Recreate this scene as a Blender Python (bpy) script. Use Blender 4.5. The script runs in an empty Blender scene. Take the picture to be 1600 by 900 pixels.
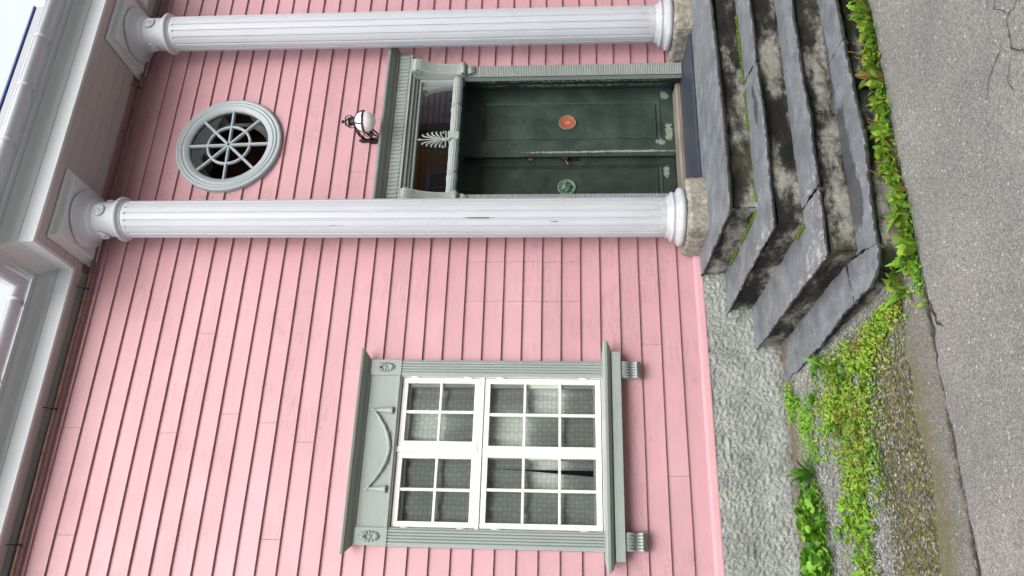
import bpy, bmesh, math, random
from mathutils import Vector, Matrix, noise
R = math.radians
random.seed(7)
S = bpy.context.scene
COL = S.collection

# ------------------------------------------------------------------ camera
cam = bpy.data.cameras.new("camera")
cam.sensor_width = 36.0
cam.lens = 27.0
cam.clip_start = 0.05
cam.clip_end = 500
co = bpy.data.objects.new("camera", cam)
COL.objects.link(co)
Fw = Vector((0.38920, 0.91856, 0.06901))
Rt = Vector((0.92070, -0.39026, 0.00197))
Up = Vector((-0.02874, -0.06277, 0.99761))
# the phone was held upright but the picture is stored on its side: picture right = down
X_, Y_, Z_ = -Up, Rt, -Fw
co.matrix_world = Matrix(((X_[0], Y_[0], Z_[0], 0.0), (X_[1], Y_[1], Z_[1], -5.873),
                          (X_[2], Y_[2], Z_[2], 2.0), (0, 0, 0, 1)))
S.camera = co

# ------------------------------------------------------------------ world, sun, exposure
w = bpy.data.worlds.new("World")
S.world = w
w.use_nodes = True
nt = w.node_tree
bg = nt.nodes["Background"]
sky = nt.nodes.new("ShaderNodeTexSky")
sky.sky_type = 'NISHITA'
sky.sun_disc = False
SUN_EL, SUN_AZ = 44, 192
sky.sun_elevation = R(SUN_EL)
sky.sun_rotation = R(SUN_AZ)
sky.air_density = 1.6
sky.dust_density = 4.0
hs = nt.nodes.new("ShaderNodeHueSaturation")
hs.inputs['Saturation'].default_value = 0.26
hs.inputs['Value'].default_value = 1.45
nt.links.new(sky.outputs[0], hs.inputs['Color'])
nt.links.new(hs.outputs[0], bg.inputs[0])
bg.inputs[1].default_value = 0.15
sun = bpy.data.lights.new("sun", 'SUN')
sun.energy = 0.5
sun.specular_factor = 1.0
sun.angle = R(60)
sun.color = (1.0, 0.97, 0.93)
so = bpy.data.objects.new("sun", sun)
COL.objects.link(so)
d = Vector((math.sin(R(SUN_AZ)) * math.cos(R(SUN_EL)), math.cos(R(SUN_AZ)) * math.cos(R(SUN_EL)), math.sin(R(SUN_EL))))
so.rotation_euler = d.to_track_quat('Z', 'Y').to_euler()
so.location = (0, -6, 12)
S.view_settings.view_transform = 'Standard'
S.view_settings.look = 'None'
S.view_settings.exposure = 0.70
S.view_settings.gamma = 1.0


# ------------------------------------------------------------------ materials
def lin(c):
    return tuple(((v / 255) / 12.92 if v / 255 <= 0.04045 else ((v / 255 + 0.055) / 1.055) ** 2.4) for v in c) + (1,)


class N:
    """small helper to write node trees"""
    def __init__(s, name, rough=0.6, spec=0.5):
        s.m = bpy.data.materials.new(name)
        s.m.use_nodes = True
        s.t = s.m.node_tree
        s.b = s.t.nodes["Principled BSDF"]
        s.b.inputs['Roughness'].default_value = rough
        s.b.inputs['Specular IOR Level'].default_value = spec
        s.pos = s.t.nodes.new("ShaderNodeNewGeometry").outputs['Position']
        s.last_bump = None

    def link(s, a, b):
        s.t.links.new(a, b)

    def mapv(s, sc, rot=(0, 0, 0)):
        n = s.t.nodes.new("ShaderNodeMapping")
        n.inputs['Scale'].default_value = sc
        n.inputs['Rotation'].default_value = rot
        s.link(s.pos, n.inputs['Vector'])
        return n.outputs[0]

    def noise(s, scale, detail=4, rough=0.55, sc=(1, 1, 1), dist=0.0, rot=(0, 0, 0)):
        n = s.t.nodes.new("ShaderNodeTexNoise")
        n.inputs['Scale'].default_value = scale
        n.inputs['Detail'].default_value = detail
        n.inputs['Roughness'].default_value = rough
        n.inputs['Distortion'].default_value = dist
        s.link(s.mapv(sc, rot), n.inputs['Vector'])
        return n.outputs['Fac']

    def vor(s, scale, feat='F1', out='Distance', sc=(1, 1, 1)):
        n = s.t.nodes.new("ShaderNodeTexVoronoi")
        n.feature = feat
        n.inputs['Scale'].default_value = scale
        s.link(s.mapv(sc), n.inputs['Vector'])
        return n.outputs[out]

    def ramp(s, fac, stops):
        n = s.t.nodes.new("ShaderNodeValToRGB")
        e = n.color_ramp.elements
        while len(e) > 1:
            e.remove(e[-1])
        for i, (p, c) in enumerate(stops):
            el = e[0] if i == 0 else e.new(p)
            el.position = p
            el.color = c if len(c) == 4 else tuple(c) + (1,)
        s.link(fac, n.inputs[0])
        return n.outputs[0]

    def mask(s, fac, lo, hi):
        n = s.t.nodes.new("ShaderNodeMapRange")
        n.inputs['From Min'].default_value = lo
        n.inputs['From Max'].default_value = hi
        s.link(fac, n.inputs[0])
        return n.outputs[0]

    def math(s, op, a, b):
        n = s.t.nodes.new("ShaderNodeMath")
        n.operation = op
        for i, v in enumerate((a, b)):
            if isinstance(v, (int, float)):
                n.inputs[i].default_value = v
            else:
                s.link(v, n.inputs[i])
        return n.outputs[0]

    def mix(s, fac, a, b, mode='MIX'):
        n = s.t.nodes.new("ShaderNodeMix")
        n.data_type = 'RGBA'
        n.blend_type = mode
        for i, v in ((0, fac), (6, a), (7, b)):
            if isinstance(v, (int, float)):
                n.inputs[i].default_value = v
            elif isinstance(v, tuple):
                n.inputs[i].default_value = v
            else:
                s.link(v, n.inputs[i])
        return n.outputs[2]

    def sep(s):
        n = s.t.nodes.new("ShaderNodeSeparateXYZ")
        s.link(s.pos, n.inputs[0])
        return n.outputs

    def spot(s, c, r, nz=None, amt=0.0):
        """1 inside an ellipsoid patch at c with radii r, 0 outside, ragged by noise nz"""
        a = s.t.nodes.new("ShaderNodeVectorMath")
        a.operation = 'SUBTRACT'
        s.link(s.pos, a.inputs[0])
        a.inputs[1].default_value = c
        b = s.t.nodes.new("ShaderNodeVectorMath")
        b.operation = 'DIVIDE'
        s.link(a.outputs[0], b.inputs[0])
        b.inputs[1].default_value = r
        l = s.t.nodes.new("ShaderNodeVectorMath")
        l.operation = 'LENGTH'
        s.link(b.outputs[0], l.inputs[0])
        v = l.outputs['Value']
        if nz is not None:
            v = s.math('ADD', v, s.math('MULTIPLY', s.math('SUBTRACT', nz, 0.5), amt))
        return s.mask(v, 1.05, 0.9)

    def col(s, c):
        if isinstance(c, tuple):
            s.b.inputs['Base Color'].default_value = c
        else:
            s.link(c, s.b.inputs['Base Color'])
        return s

    def bump(s, h, strength=0.3, dist=0.01):
        n = s.t.nodes.new("ShaderNodeBump")
        n.inputs['Strength'].default_value = strength
        n.inputs['Distance'].default_value = dist
        s.link(h, n.inputs['Height'])
        if s.last_bump is not None:
            s.link(s.last_bump, n.inputs['Normal'])
        s.last_bump = n.outputs[0]
        s.link(s.last_bump, s.b.inputs['Normal'])
        return s

    def rough(s, v):
        s.link(v, s.b.inputs['Roughness'])
        return s


def paint(name, c, dark=0.9, rough=0.45, crack=0.5, axis='x', chip=None, mottle=0.5, spec=0.5, vary=0.0, scar=None):
    n = N(name, rough, spec)
    a = lin(c)
    b = tuple(v * dark for v in a[:3]) + (1,)
    st = {'x': (0.12, 1, 1), 'z': (1, 1, 0.12), 'n': (1, 1, 1)}[axis]
    m1 = n.noise(2.2, 5)
    m2 = n.noise(30, 5, sc=st)
    f = n.math('ADD', n.math('MULTIPLY', m1, mottle), n.math('MULTIPLY', m2, 1 - mottle))
    c0 = n.mix(n.mask(f, 0.35, 0.65), b, a)
    # thin cracks where old paint lifts
    cr = n.noise(9, 6, 0.75, sc=tuple(v * 2 for v in st), dist=1.2)
    line = n.mask(n.math('ABSOLUTE', n.math('SUBTRACT', cr, 0.5), 0), 0.0, 0.018)
    where = n.mask(n.noise(1.7, 3), 0.47, 0.58)
    cm = n.math('MULTIPLY', n.math('SUBTRACT', 1.0, line), where)
    c1 = n.mix(n.math('MULTIPLY', cm, 0.55 * crack), c0, tuple(v * 0.45 for v in a[:3]) + (1,))
    if chip:
        cp = n.mask(n.noise(60, 3), 0.735, 0.76)
        c1 = n.mix(n.math('MULTIPLY', cp, 0.8), c1, lin(chip))
    if vary:
        oi = n.t.nodes.new("ShaderNodeObjectInfo")
        k = n.math('ADD', 1 - vary, n.math('MULTIPLY', oi.outputs['Random'], vary))
        cc = n.t.nodes.new("ShaderNodeCombineColor")
        for q in range(3):
            n.link(k, cc.inputs[q])
        c1 = n.mix(1.0, c1, cc.outputs[0], 'MULTIPLY')
        # chalky faded patches and thin grey run marks
        run_ = n.mask(n.noise(26, 5, .7, sc=(1, 1, .05)), .60, .74)
        c1 = n.mix(n.math('MULTIPLY', run_, .16), c1, lin((150, 118, 120)))
        fade = n.mask(n.noise(1.1, 5, .6, sc=(.5, 1, 1)), .5, .68)
        c1 = n.mix(n.math('MULTIPLY', fade, .22), c1, lin((206, 168, 176)))
    if scar:
        gz_ = n.math('MULTIPLY', n.mask(n.sep()[2], 1.75, 1.08), n.mask(n.noise(9, 6, .7, sc=(1, 1, .4)), .42, .62))
        c1 = n.mix(n.math('MULTIPLY', gz_, .35), c1, lin((128, 126, 116)))
        for c3, r3 in scar:
            k = n.spot(c3, r3, n.noise(60, 4, .7, sc=(1, 1, .3)), 1.6)
            c1 = n.mix(k, c1, lin((98, 88, 80)))
    n.col(c1)
    n.bump(n.noise(55, 5, sc=st), 0.10, 0.004)
    n.bump(cm, -0.5 * crack, 0.004)
    n.bump(n.noise(220, 2), 0.06, 0.002)
    n.rough(n.mask(m1, -0.9 + (0.7 - rough), 1.6))
    n.b.inputs['Roughness'].default_value = rough
    return n.m


M = {}
M['pink'] = paint('pink_paint', (188, 144, 151), 0.92, 0.33, 1.3, 'x', None, 0.55, vary=.07)
M['pink_light'] = paint('pink_trim_paint', (200, 154, 161), 0.92, 0.5, 0.9, 'x')
M['white_col'] = paint('white_column_paint', (182, 186, 192), 0.94, 0.4, 0.55, 'z', None, .5, .5, 0.0, [((2.90, -.42, 2.08), (.008, .03, .05)), ((2.93, -.42, 2.7), (.004, .03, .12)), ((2.88, -.4, 3.9), (.004, .03, .16)), ((4.9, -.42, 5.2), (.006, .03, .02))])
M['white_sash'] = paint('white_sash_paint', (226, 226, 222), 0.93, 0.45, 0.8, 'n', (120, 112, 100))
M['grey'] = paint('grey_green_paint', (148, 157, 154), 0.9, 0.42, 0.5, 'x', None, 0.6)
M['grey_z'] = paint('grey_green_upright_paint', (150, 159, 156), 0.9, 0.42, 0.5, 'z', None, 0.6)
M['grey_dark'] = paint('dull_grey_paint', (126, 133, 126), 0.86, 0.5, 0.5, 'x', None, 0.6)
M['cornice'] = paint('pale_cornice_paint', (198, 204, 207), 0.95, 0.45, 0.25, 'x')
M['oval'] = paint('grey_round_frame_paint', (158, 167, 172), 0.95, 0.45, 0.2, 'n')
M['soffit'] = paint('pale_soffit_paint', (174, 168, 166), 0.92, 0.5, 0.9, 'x', (90, 80, 76))
M['gutter'] = paint('gutter_paint', (190, 194, 201), 0.95, 0.4, 0.2, 'x')
M['roof_edge'] = paint('roof_edge_paint', (158, 162, 168), 0.96, 0.5, 0.2, 'x')
M['blue'] = paint('blue_edge', (84, 96, 156), 0.8, 0.5, 0.2, 'x')


def m_door(name, k_):
    n = N(name, 0.36, 0.5)
    m1 = n.noise(3.0, 6, 0.65)
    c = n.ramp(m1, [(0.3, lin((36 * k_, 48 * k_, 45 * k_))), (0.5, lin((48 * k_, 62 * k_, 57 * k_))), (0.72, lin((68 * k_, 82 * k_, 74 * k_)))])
    scr = n.mask(n.noise(17, 7, 0.75, sc=(1, 1, 0.5), dist=1.0), 0.59, 0.64)
    c = n.mix(n.math('MULTIPLY', scr, 0.75), c, lin((28, 38, 35)))
    fl = n.mask(n.noise(48, 4, 0.6, sc=(1, 1, 0.7)), 0.70, 0.72)
    wh = n.mask(n.noise(2.1, 3), 0.47, 0.6)
    c = n.mix(n.math('MULTIPLY', fl, wh), c, lin((120, 146, 130)))
    # bare pale wood showing at the worn lower corners of the leaves
    for cx, cz, rx, rz in ((4.66, 1.05, .05, .035), (4.235, 1.02, .10, .035), (4.13, 1.10, .03, .05), (3.83, 1.06, .06, .03), (4.03, 1.4, .012, .5), (4.025, 2.0, .010, .35)):
        s_ = n.spot((cx, 0.34, cz), (rx, 0.2, rz), n.noise(38, 4, 0.7), 2.8)
        c = n.mix(n.math('MULTIPLY', s_, 0.62), c, n.mix(n.mask(n.noise(70, 3), .45, .55), lin((178, 172, 158)), lin((120, 152, 138))))
    n.col(c)
    n.bump(m1, 0.2, 0.01)
    n.bump(fl, 0.4, 0.002)
    n.bump(n.noise(90, 4), 0.12, 0.004)
    n.rough(n.mask(n.noise(8, 4), -0.25, 1.4))
    return n.m


def m_reveal():
    n = N('flaking_dark_green_reveal_paint', 0.5, 0.4)
    c = n.ramp(n.noise(4, 5), [(0.3, lin((34, 50, 50))), (0.7, lin((48, 68, 66)))])
    z = n.sep()[2]
    y = n.sep()[1]
    band = n.math('MULTIPLY', n.mask(z, 1.0, 1.2), n.mask(z, 2.85, 2.75))
    band = n.math('MULTIPLY', band, n.math('MULTIPLY', n.mask(y, 0.02, 0.08), n.mask(y, 0.28, 0.22)))
    fl = n.mask(n.noise(30, 5, 0.7), 0.50, 0.53)
    k = n.math('MULTIPLY', n.math('MULTIPLY', fl, band), n.mask(n.noise(3, 2), 0.32, 0.5))
    c = n.mix(k, c, lin((150, 184, 156)))
    o = n.spot((4.7, 0.2, 2.62), (0.2, 0.03, 0.045), n.noise(60, 3), 2.4)
    c = n.mix(o, c, lin((168, 92, 60)))
    n.col(c)
    n.bump(k, 0.5, 0.003)
    return n.m


M['door'] = m_door('dark_green_door_paint', 1.0)
M['door_d'] = m_door('darkened_door_green', .84)  # same door green with its tones scaled darker for the left leaf
M['reveal'] = m_reveal()


def m_slate():
    n = N('slate', 0.5, 0.45)
    g = n.noise(6, 6, 0.7)
    f = n.noise(45, 5, 0.75, sc=(2.2, 0.7, 1))
    mx = n.math('ADD', n.math('MULTIPLY', g, 0.6), n.math('MULTIPLY', f, 0.4))
    c = n.ramp(mx, [(0.34, lin((84, 88, 93))), (0.5, lin((112, 117, 122))), (0.66, lin((140, 145, 149)))])
    g2 = n.noise(190, 3, .7, sc=(1.5, .8, 1))
    c = n.mix(1.0, c, n.ramp(g2, [(.3, (.72, .72, .72, 1)), (.7, (1.22, 1.22, 1.22, 1))]), 'MULTIPLY')
    # pale worn flakes and white specks
    sp = n.mask(n.noise(70, 2, 0.5, sc=(1.6, 0.45, 1)), 0.735, 0.76)
    c = n.mix(n.math('MULTIPLY', sp, 0.6), c, lin((205, 205, 198)))
    for c3, r3 in (((2.28, -1.25, .702), (.09, .35, .1)), ((2.05, -1.65, .512), (.16, .22, .1)), ((2.25, -1.72, .512), (.3, .12, .1)), ((1.93, -1.35, .512), (.1, .4, .1))):
        k = n.spot(c3, r3, n.noise(9, 5, .7), 1.2)
        fl = n.mask(n.noise(20, 4, .6, sc=(1.4, .7, 1)), .55, .58)
        c = n.mix(n.math('MULTIPLY', n.math('MULTIPLY', k, fl), .85), c, lin((166, 165, 154)))
    lch = n.mask(n.noise(34, 5, .7), .66, .70)
    c = n.mix(n.math('MULTIPLY', n.math('MULTIPLY', lch, n.mask(n.noise(2.5, 3), .48, .6)), .6), c, lin((176, 176, 164)))
    drt = n.mask(n.noise(4.5, 6, .7), .5, .66)
    c = n.mix(n.math('MULTIPLY', drt, .3), c, lin((70, 70, 66)))
    # rusty lines near the edges
    rs = n.mask(n.noise(7, 5, 0.7), 0.64, 0.78)
    c = n.mix(n.math('MULTIPLY', rs, 0.35), c, lin((120, 108, 90)))
    wet = None
    for c3, r3 in (((2.55, -1.80, .322), (.42, .12, .1)), ((2.28, -1.86, .322), (.22, .10, .1)), ((3.22, -1.42, .702), (.13, .05, .1)), ((3.38, -1.39, .702), (.05, .03, .1)), ((3.3, -1.78, .322), (.3, .03, .1))):
        k = n.spot(c3, r3, n.noise(11, 5, .7), 1.6)
        wet = k if wet is None else n.math('MAXIMUM', wet, k)
    c = n.mix(n.math('MULTIPLY', wet, 0.72), c, lin((48, 50, 54)))
    n.col(c)
    n.bump(n.noise(14, 7, 0.65, sc=(2, 0.6, 1)), 0.25, 0.012)
    n.bump(n.noise(160, 4, 0.7), 0.22, 0.003)
    n.rough(n.mask(n.math('SUBTRACT', n.noise(5, 4), n.math('MULTIPLY', wet, 0.35)), -0.45, 1.1))
    return n.m


def m_riser():
    n = N('weathered_concrete', 0.85, 0.3)
    a = n.noise(2.1, 9, 0.62, sc=(1, 1, 2.2))
    b = n.noise(16, 8, 0.8, sc=(1, 1, 1.6))
    v = n.math('ADD', n.math('MULTIPLY', a, 0.72), n.math('MULTIPLY', b, 0.28))
    # black algae collects in the band just under every overhanging slab
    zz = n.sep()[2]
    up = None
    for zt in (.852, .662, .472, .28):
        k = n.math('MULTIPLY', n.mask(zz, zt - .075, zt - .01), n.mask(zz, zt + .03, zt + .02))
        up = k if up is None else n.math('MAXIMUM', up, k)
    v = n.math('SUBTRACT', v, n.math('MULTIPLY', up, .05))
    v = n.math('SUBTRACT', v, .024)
    c = n.ramp(v, [(0.405, lin((24, 24, 24))), (0.455, lin((52, 51, 47))), (0.485, lin((104, 103, 95))), (0.525, lin((146, 145, 137))), (0.64, lin((186, 185, 177)))])
    c = n.mix(n.mask(n.noise(70, 4, .7), .35, .65), n.mix(.35, c, lin((40, 40, 38))), c)
    c = n.mix(n.mask(n.noise(2.3, 4), 0.55, 0.7), c, n.mix(0.5, c, lin((86, 84, 58))))
    # dark algae streaks run down the side faces
    sd = n.mask(n.noise(20, 5, .7, sc=(1, 1, .12)), .5, .62)
    c = n.mix(n.math('MULTIPLY', sd, 0.35), c, lin((38, 36, 32)))
    ms = n.math('MULTIPLY', n.mask(n.noise(5, 5, .7), 0.56, 0.66), n.mask(n.sep()[2], 0.30, 0.12))
    c = n.mix(ms, c, lin((58, 76, 30)))
    n.col(c)
    n.bump(b, 0.5, 0.02)
    n.bump(n.noise(90, 5, 0.7), 0.5, 0.006)
    return n.m


def m_stone():
    n = N('plinth_stone', 0.85, 0.3)
    a = n.noise(16, 7, 0.75)
    c = n.ramp(a, [(0.32, lin((84, 80, 70))), (0.46, lin((136, 132, 120))), (0.6, lin((162, 161, 152))), (0.75, lin((184, 182, 172)))])
    c = n.mix(n.mask(n.noise(6, 4), 0.55, 0.7), c, lin((150, 147, 134)))
    n.col(c)
    n.bump(n.noise(24, 8, 0.7), 0.9, 0.02)
    n.bump(n.noise(110, 4), 0.5, 0.006)
    return n.m


def m_plaster():
    n = N('roughcast_plaster', 0.9, 0.2)
    c = n.ramp(n.noise(7, 6, 0.7), [(0.3, lin((128, 132, 130))), (0.5, lin((158, 163, 158))), (0.75, lin((178, 183, 178)))])
    z = n.sep()[2]
    dirt = n.math('MULTIPLY', n.mask(n.math('ADD', z, n.math('MULTIPLY', n.noise(9, 5, .7), 0.16)), 0.47, 0.40), 0.75)
    c = n.mix(dirt, c, lin((112, 104, 92)))
    n.col(c)
    n.bump(n.noise(70, 6, 0.75), 0.8, 0.014)
    n.bump(n.noise(140, 3), 0.3, 0.004)
    return n.m


def aggregate(n, base, scale=140, chips=0.5, contrast=1.0):
    cell = n.vor(scale, 'F1', 'Color')
    sb = n.t.nodes.new("ShaderNodeSeparateColor")
    n.link(cell, sb.inputs[0])
    r = sb.outputs[0]
    g = sb.outputs[1]
    lo = tuple(v * (1 - 0.42 * contrast) for v in base[:3]) + (1,)
    hi = tuple(min(1, v * (1 + 0.45 * contrast)) for v in base[:3]) + (1,)
    c = n.ramp(r, [(0.0, lo), (0.5, base), (1.0, hi)])
    wh = n.mask(g, 1 - 0.075 * chips, 1 - 0.07 * chips)
    c = n.mix(n.math('MULTIPLY', wh, .6), c, lin((204, 203, 198)))
    d1 = n.vor(scale, 'F1', 'Distance')
    gap = n.mask(d1, 0.45, 0.75)
    c = n.mix(n.math('MULTIPLY', gap, 0.35), c, tuple(v * 0.35 for v in base[:3]) + (1,))
    return c, d1, r


def m_asphalt(name, base, moss, chips):
    n = N(name, 0.8, 0.35)
    c, d1, r = aggregate(n, lin(base), 210, chips)
    c2, d2, r2 = aggregate(n, lin(base), 105, chips * 1.0)
    c = n.mix(n.mask(r2, 0.70, 0.73), c, c2)
    big = n.noise(1.6, 5, 0.6)
    c = n.mix(1.0, c, n.ramp(big, [(0.3, (0.8, 0.8, 0.8, 1)), (0.7, (1.12, 1.1, 1.09, 1))]), 'MULTIPLY')
    if moss:
        x, y, z = n.sep()
        sm = n.mask(n.math('ABSOLUTE', n.math('ADD', n.math('ADD', y, 2.115), n.math('MULTIPLY', n.math('SUBTRACT', n.noise(7, 5, .7), .5), .16)), 0), .05, .015)
        c = n.mix(n.math('MULTIPLY', n.math('MULTIPLY', sm, n.mask(x, 1.75, 1.6)), n.mask(n.noise(30, 4, .7), .42, .52)), c, lin((62, 56, 46)))
        # a damp mossy strip runs along the side of the street near the house
        ww = n.math('ADD', y, n.math('MULTIPLY', n.math('SUBTRACT', n.noise(2.5, 5, .65), .5), 0.45))
        band = n.math('MULTIPLY', n.mask(ww, -2.02, -1.86), n.mask(ww, -1.4, -1.5))
        lr = n.mask(x, 1.75, 1.2)
        k = n.math('MULTIPLY', n.math('MULTIPLY', band, lr), n.mask(n.noise(34, 5, .7), .40, .5))
        c = n.mix(n.math('MULTIPLY', n.math('MULTIPLY', band, lr), .4), c, lin((92, 88, 74)))
        c = n.mix(n.math('MULTIPLY', k, .65), c, n.mix(n.noise(60, 3), lin((66, 62, 34)), lin((104, 102, 44))))
    n.col(c)
    n.bump(d1, -0.6, 0.004)
    n.bump(d2, -0.3, 0.006)
    n.bump(n.noise(4, 5), 0.2, 0.02)
    return n.m


def m_gravel():
    n = N('gravel_and_soil', 0.9, 0.3)
    c, d1, r = aggregate(n, lin((124, 126, 121)), 85, 1.4, 1.2)
    x, y, z = n.sep()
    soil = n.mask(n.math('ADD', y, n.math('MULTIPLY', n.noise(8, 5, .7), .3)), -0.18, 0.0)
    c = n.mix(n.math('MULTIPLY', soil, .9), c, n.ramp(n.noise(40, 5, .7), [(.3, lin((66, 56, 46))), (.7, lin((132, 118, 102)))]))
    ww = n.math('ADD', y, n.math('MULTIPLY', n.math('SUBTRACT', n.noise(3, 5, .65), .5), 0.35))
    band = n.math('MULTIPLY', n.mask(ww, -1.22, -1.42), n.mask(x, 1.75, 1.35))
    c = n.mix(n.math('MULTIPLY', band, .72), c, lin((66, 63, 52)))
    mk = n.math('MULTIPLY', band, n.mask(n.noise(22, 6, .75), .46, .54))
    c = n.mix(n.math('MULTIPLY', mk, .85), c, n.mix(n.noise(60, 3), lin((60, 58, 30)), lin((106, 104, 44))))
    grit = n.ramp(r, [(0.0, (.35, .35, .35, 1)), (.55, (.95, .95, .95, 1)), (.9, (1.5, 1.5, 1.5, 1)), (1.0, (2.6, 2.6, 2.6, 1))])
    c = n.mix(band, c, n.mix(1.0, c, grit, 'MULTIPLY'))
    k = n.math('MULTIPLY', n.mask(n.noise(5, 5, .7), .54, .64), .55)
    c = n.mix(k, c, n.ramp(n.noise(50, 4), [(.3, lin((54, 58, 36))), (.7, lin((98, 96, 70)))]))
    n.col(c)
    n.bump(d1, -0.8, 0.01)
    n.bump(n.noise(20, 5), .4, .02)
    return n.m


M['slate'] = m_slate()
M['riser'] = m_riser()
M['stone'] = m_stone()
M['plaster'] = m_plaster()
M['asphalt'] = m_asphalt('asphalt', (121, 121, 118), False, 0.5)
M['old_asphalt'] = m_asphalt('old_asphalt', (108, 107, 102), True, 0.3)
M['gravel'] = m_gravel()


def flat(name, c, rough=0.6, metal=0.0, var=0.25, scale=20, bump=0.15, sc=(1, 1, 1), spec=.5):
    n = N(name, rough, spec)
    a = lin(c)
    f = n.noise(scale, 5, .6, sc=sc)
    n.col(n.mix(n.mask(f, 0.3, 0.7), tuple(v * (1 - var) for v in a[:3]) + (1,), tuple(min(1, v * (1 + var * .6)) for v in a[:3]) + (1,)))
    n.b.inputs['Metallic'].default_value = metal
    if bump:
        n.bump(f, bump, 0.005)
    return n.m


M['slate_edge'] = flat('split_slate_edge', (66, 66, 64), .8, 0, .5, 40, .9, (1, 1, 2.5))
M['doorstep'] = flat('dark_slate_doorstep', (60, 63, 76), 0.42, 0, .25, 12, .2)
M['bare_wood'] = flat('bare_weathered_wood', (128, 120, 110), 0.8, 0, .45, 22, .5, (0.15, 1, 3))
M['iron'] = flat('black_iron', (38, 36, 38), 0.45, 0.3, .4, 30)
M['pipe'] = flat('brown_pipe', (122, 98, 88), 0.4, 0.3, .3, 12)
M['red'] = flat('red_oxide', (160, 84, 58), 0.7, 0, .35, 60, .5)
M['red_c'] = flat('worn_grey_paint', (158, 112, 92), 0.7, 0, .35, 60, .5)
M['verdigris'] = flat('dull_green_relief', (96, 122, 104), 0.55, 0, .5, 50, .4)
M['brass'] = flat('old_brass', (136, 104, 56), 0.4, 0.7, .4, 60)
M['rust'] = flat('rusty_lock', (116, 72, 50), 0.6, 0.3, .4, 60)
M['dark_room'] = flat('dark_room', (30, 29, 32), 0.9, 0, .2, 3, 0)
M['room_grey'] = flat('grey_window_tube', (190, 192, 186), 0.8, 0, .12, 6, 0)
M['lining'] = flat('pale_window_lining', (200, 200, 192), 0.6, 0, .08, 10, 0)
M['roof'] = flat('roof_tile', (70, 66, 66), 0.7, 0, .3, 8)
M['moss'] = flat('moss', (82, 108, 30), 0.95, 0, .6, 60, .6, spec=.1)
M['ochre'] = flat('ochre_boards', (150, 104, 56), 0.6, 0, .25, 4, .1)
M['mauve'] = flat('grey_mauve_boards', (130, 116, 124), 0.6, 0, .25, 4, .1)
M['trim'] = flat('grey_trim', (120, 126, 142), 0.6, 0, .1, 4, 0)
M['dark_glass'] = flat('dark_glass', (34, 38, 46), 0.1, 0, .1, 4, 0)
M['stem'] = flat('red_stem', (118, 84, 50), 0.7, 0, .3, 40, 0)


def leafmat(name, a, b):
    n = N(name, 0.5, 0.35)
    oi = n.t.nodes.new("ShaderNodeObjectInfo")
    f = n.math('ADD', n.math('MULTIPLY', oi.outputs['Random'], 0.5), n.math('MULTIPLY', n.noise(14, 4, .6), 0.6))
    n.col(n.ramp(f, [(0.2, lin(a)), (0.75, lin(b))]))
    n.b.inputs['Subsurface Weight'].default_value = 0.0
    t = n.t.nodes.new("ShaderNodeBsdfTranslucent")
    t.inputs['Color'].default_value = lin(b)
    mx = n.t.nodes.new("ShaderNodeMixShader")
    mx.inputs[0].default_value = 0.25
    out = n.t.nodes["Material Output"]
    n.link(n.b.outputs[0], mx.inputs[1])
    n.link(t.outputs[0], mx.inputs[2])
    n.link(mx.outputs[0], out.inputs[0])
    n.bump(n.noise(60, 3), .3, .004)
    return n.m


M['leaf_mid'] = leafmat('mid_green_leaf', (62, 98, 26), (126, 156, 54))
M['leaf_yellow'] = leafmat('yellow_green_leaf', (96, 122, 32), (156, 176, 64))
M['leaf_dark'] = leafmat('dark_green_leaf', (42, 88, 24), (88, 136, 46))
M['leaf_bright'] = leafmat('fresh_green_leaf', (72, 124, 26), (132, 180, 60))
M['leaf_red'] = leafmat('reddish_leaf', (96, 84, 38), (146, 122, 62))


def m_glass(name='window_glass', tint=(1, 1, 1, 1), ior=1.6, wob=.05):
    m = bpy.data.materials.new(name)
    m.use_nodes = True
    t = m.node_tree
    t.nodes.remove(t.nodes["Principled BSDF"])
    out = t.nodes["Material Output"]
    tr = t.nodes.new("ShaderNodeBsdfTransparent")
    tr.inputs[0].default_value = tint
    gl = t.nodes.new("ShaderNodeBsdfGlossy")
    gl.inputs['Roughness'].default_value = 0.015
    fr = t.nodes.new("ShaderNodeFresnel")
    fr.inputs['IOR'].default_value = ior
    geo = t.nodes.new("ShaderNodeNewGeometry")
    nz = t.nodes.new("ShaderNodeTexNoise")
    nz.inputs['Scale'].default_value = 5.0
    nz.inputs['Detail'].default_value = 1
    t.links.new(geo.outputs['Position'], nz.inputs['Vector'])
    bp = t.nodes.new("ShaderNodeBump")
    bp.inputs['Strength'].default_value = wob
    bp.inputs['Distance'].default_value = 0.02
    t.links.new(nz.outputs['Fac'], bp.inputs['Height'])
    t.links.new(bp.outputs[0], gl.inputs['Normal'])
    mx = t.nodes.new("ShaderNodeMixShader")
    t.links.new(fr.outputs[0], mx.inputs[0])
    t.links.new(tr.outputs[0], mx.inputs[1])
    t.links.new(gl.outputs[0], mx.inputs[2])
    t.links.new(mx.outputs[0], out.inputs[0])
    return m


M['glass'] = m_glass(tint=(.98, 1, .99, 1), ior=1.6)
M['glass_r'] = m_glass('dark_pane_glass', tint=(.55, .56, .56, 1), ior=1.4)
M['glass_t'] = m_glass('fanlight_glass', tint=(.4, .4, .4, 1), ior=1.6, wob=.01)


def m_globe():
    n = N('opal_glass_globe', 0.15, 0.6)
    n.col(n.mix(n.mask(n.noise(20, 4), .4, .7), lin((232, 228, 232)), lin((214, 206, 208))))
    return n.m


M['globe'] = m_globe()


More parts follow.
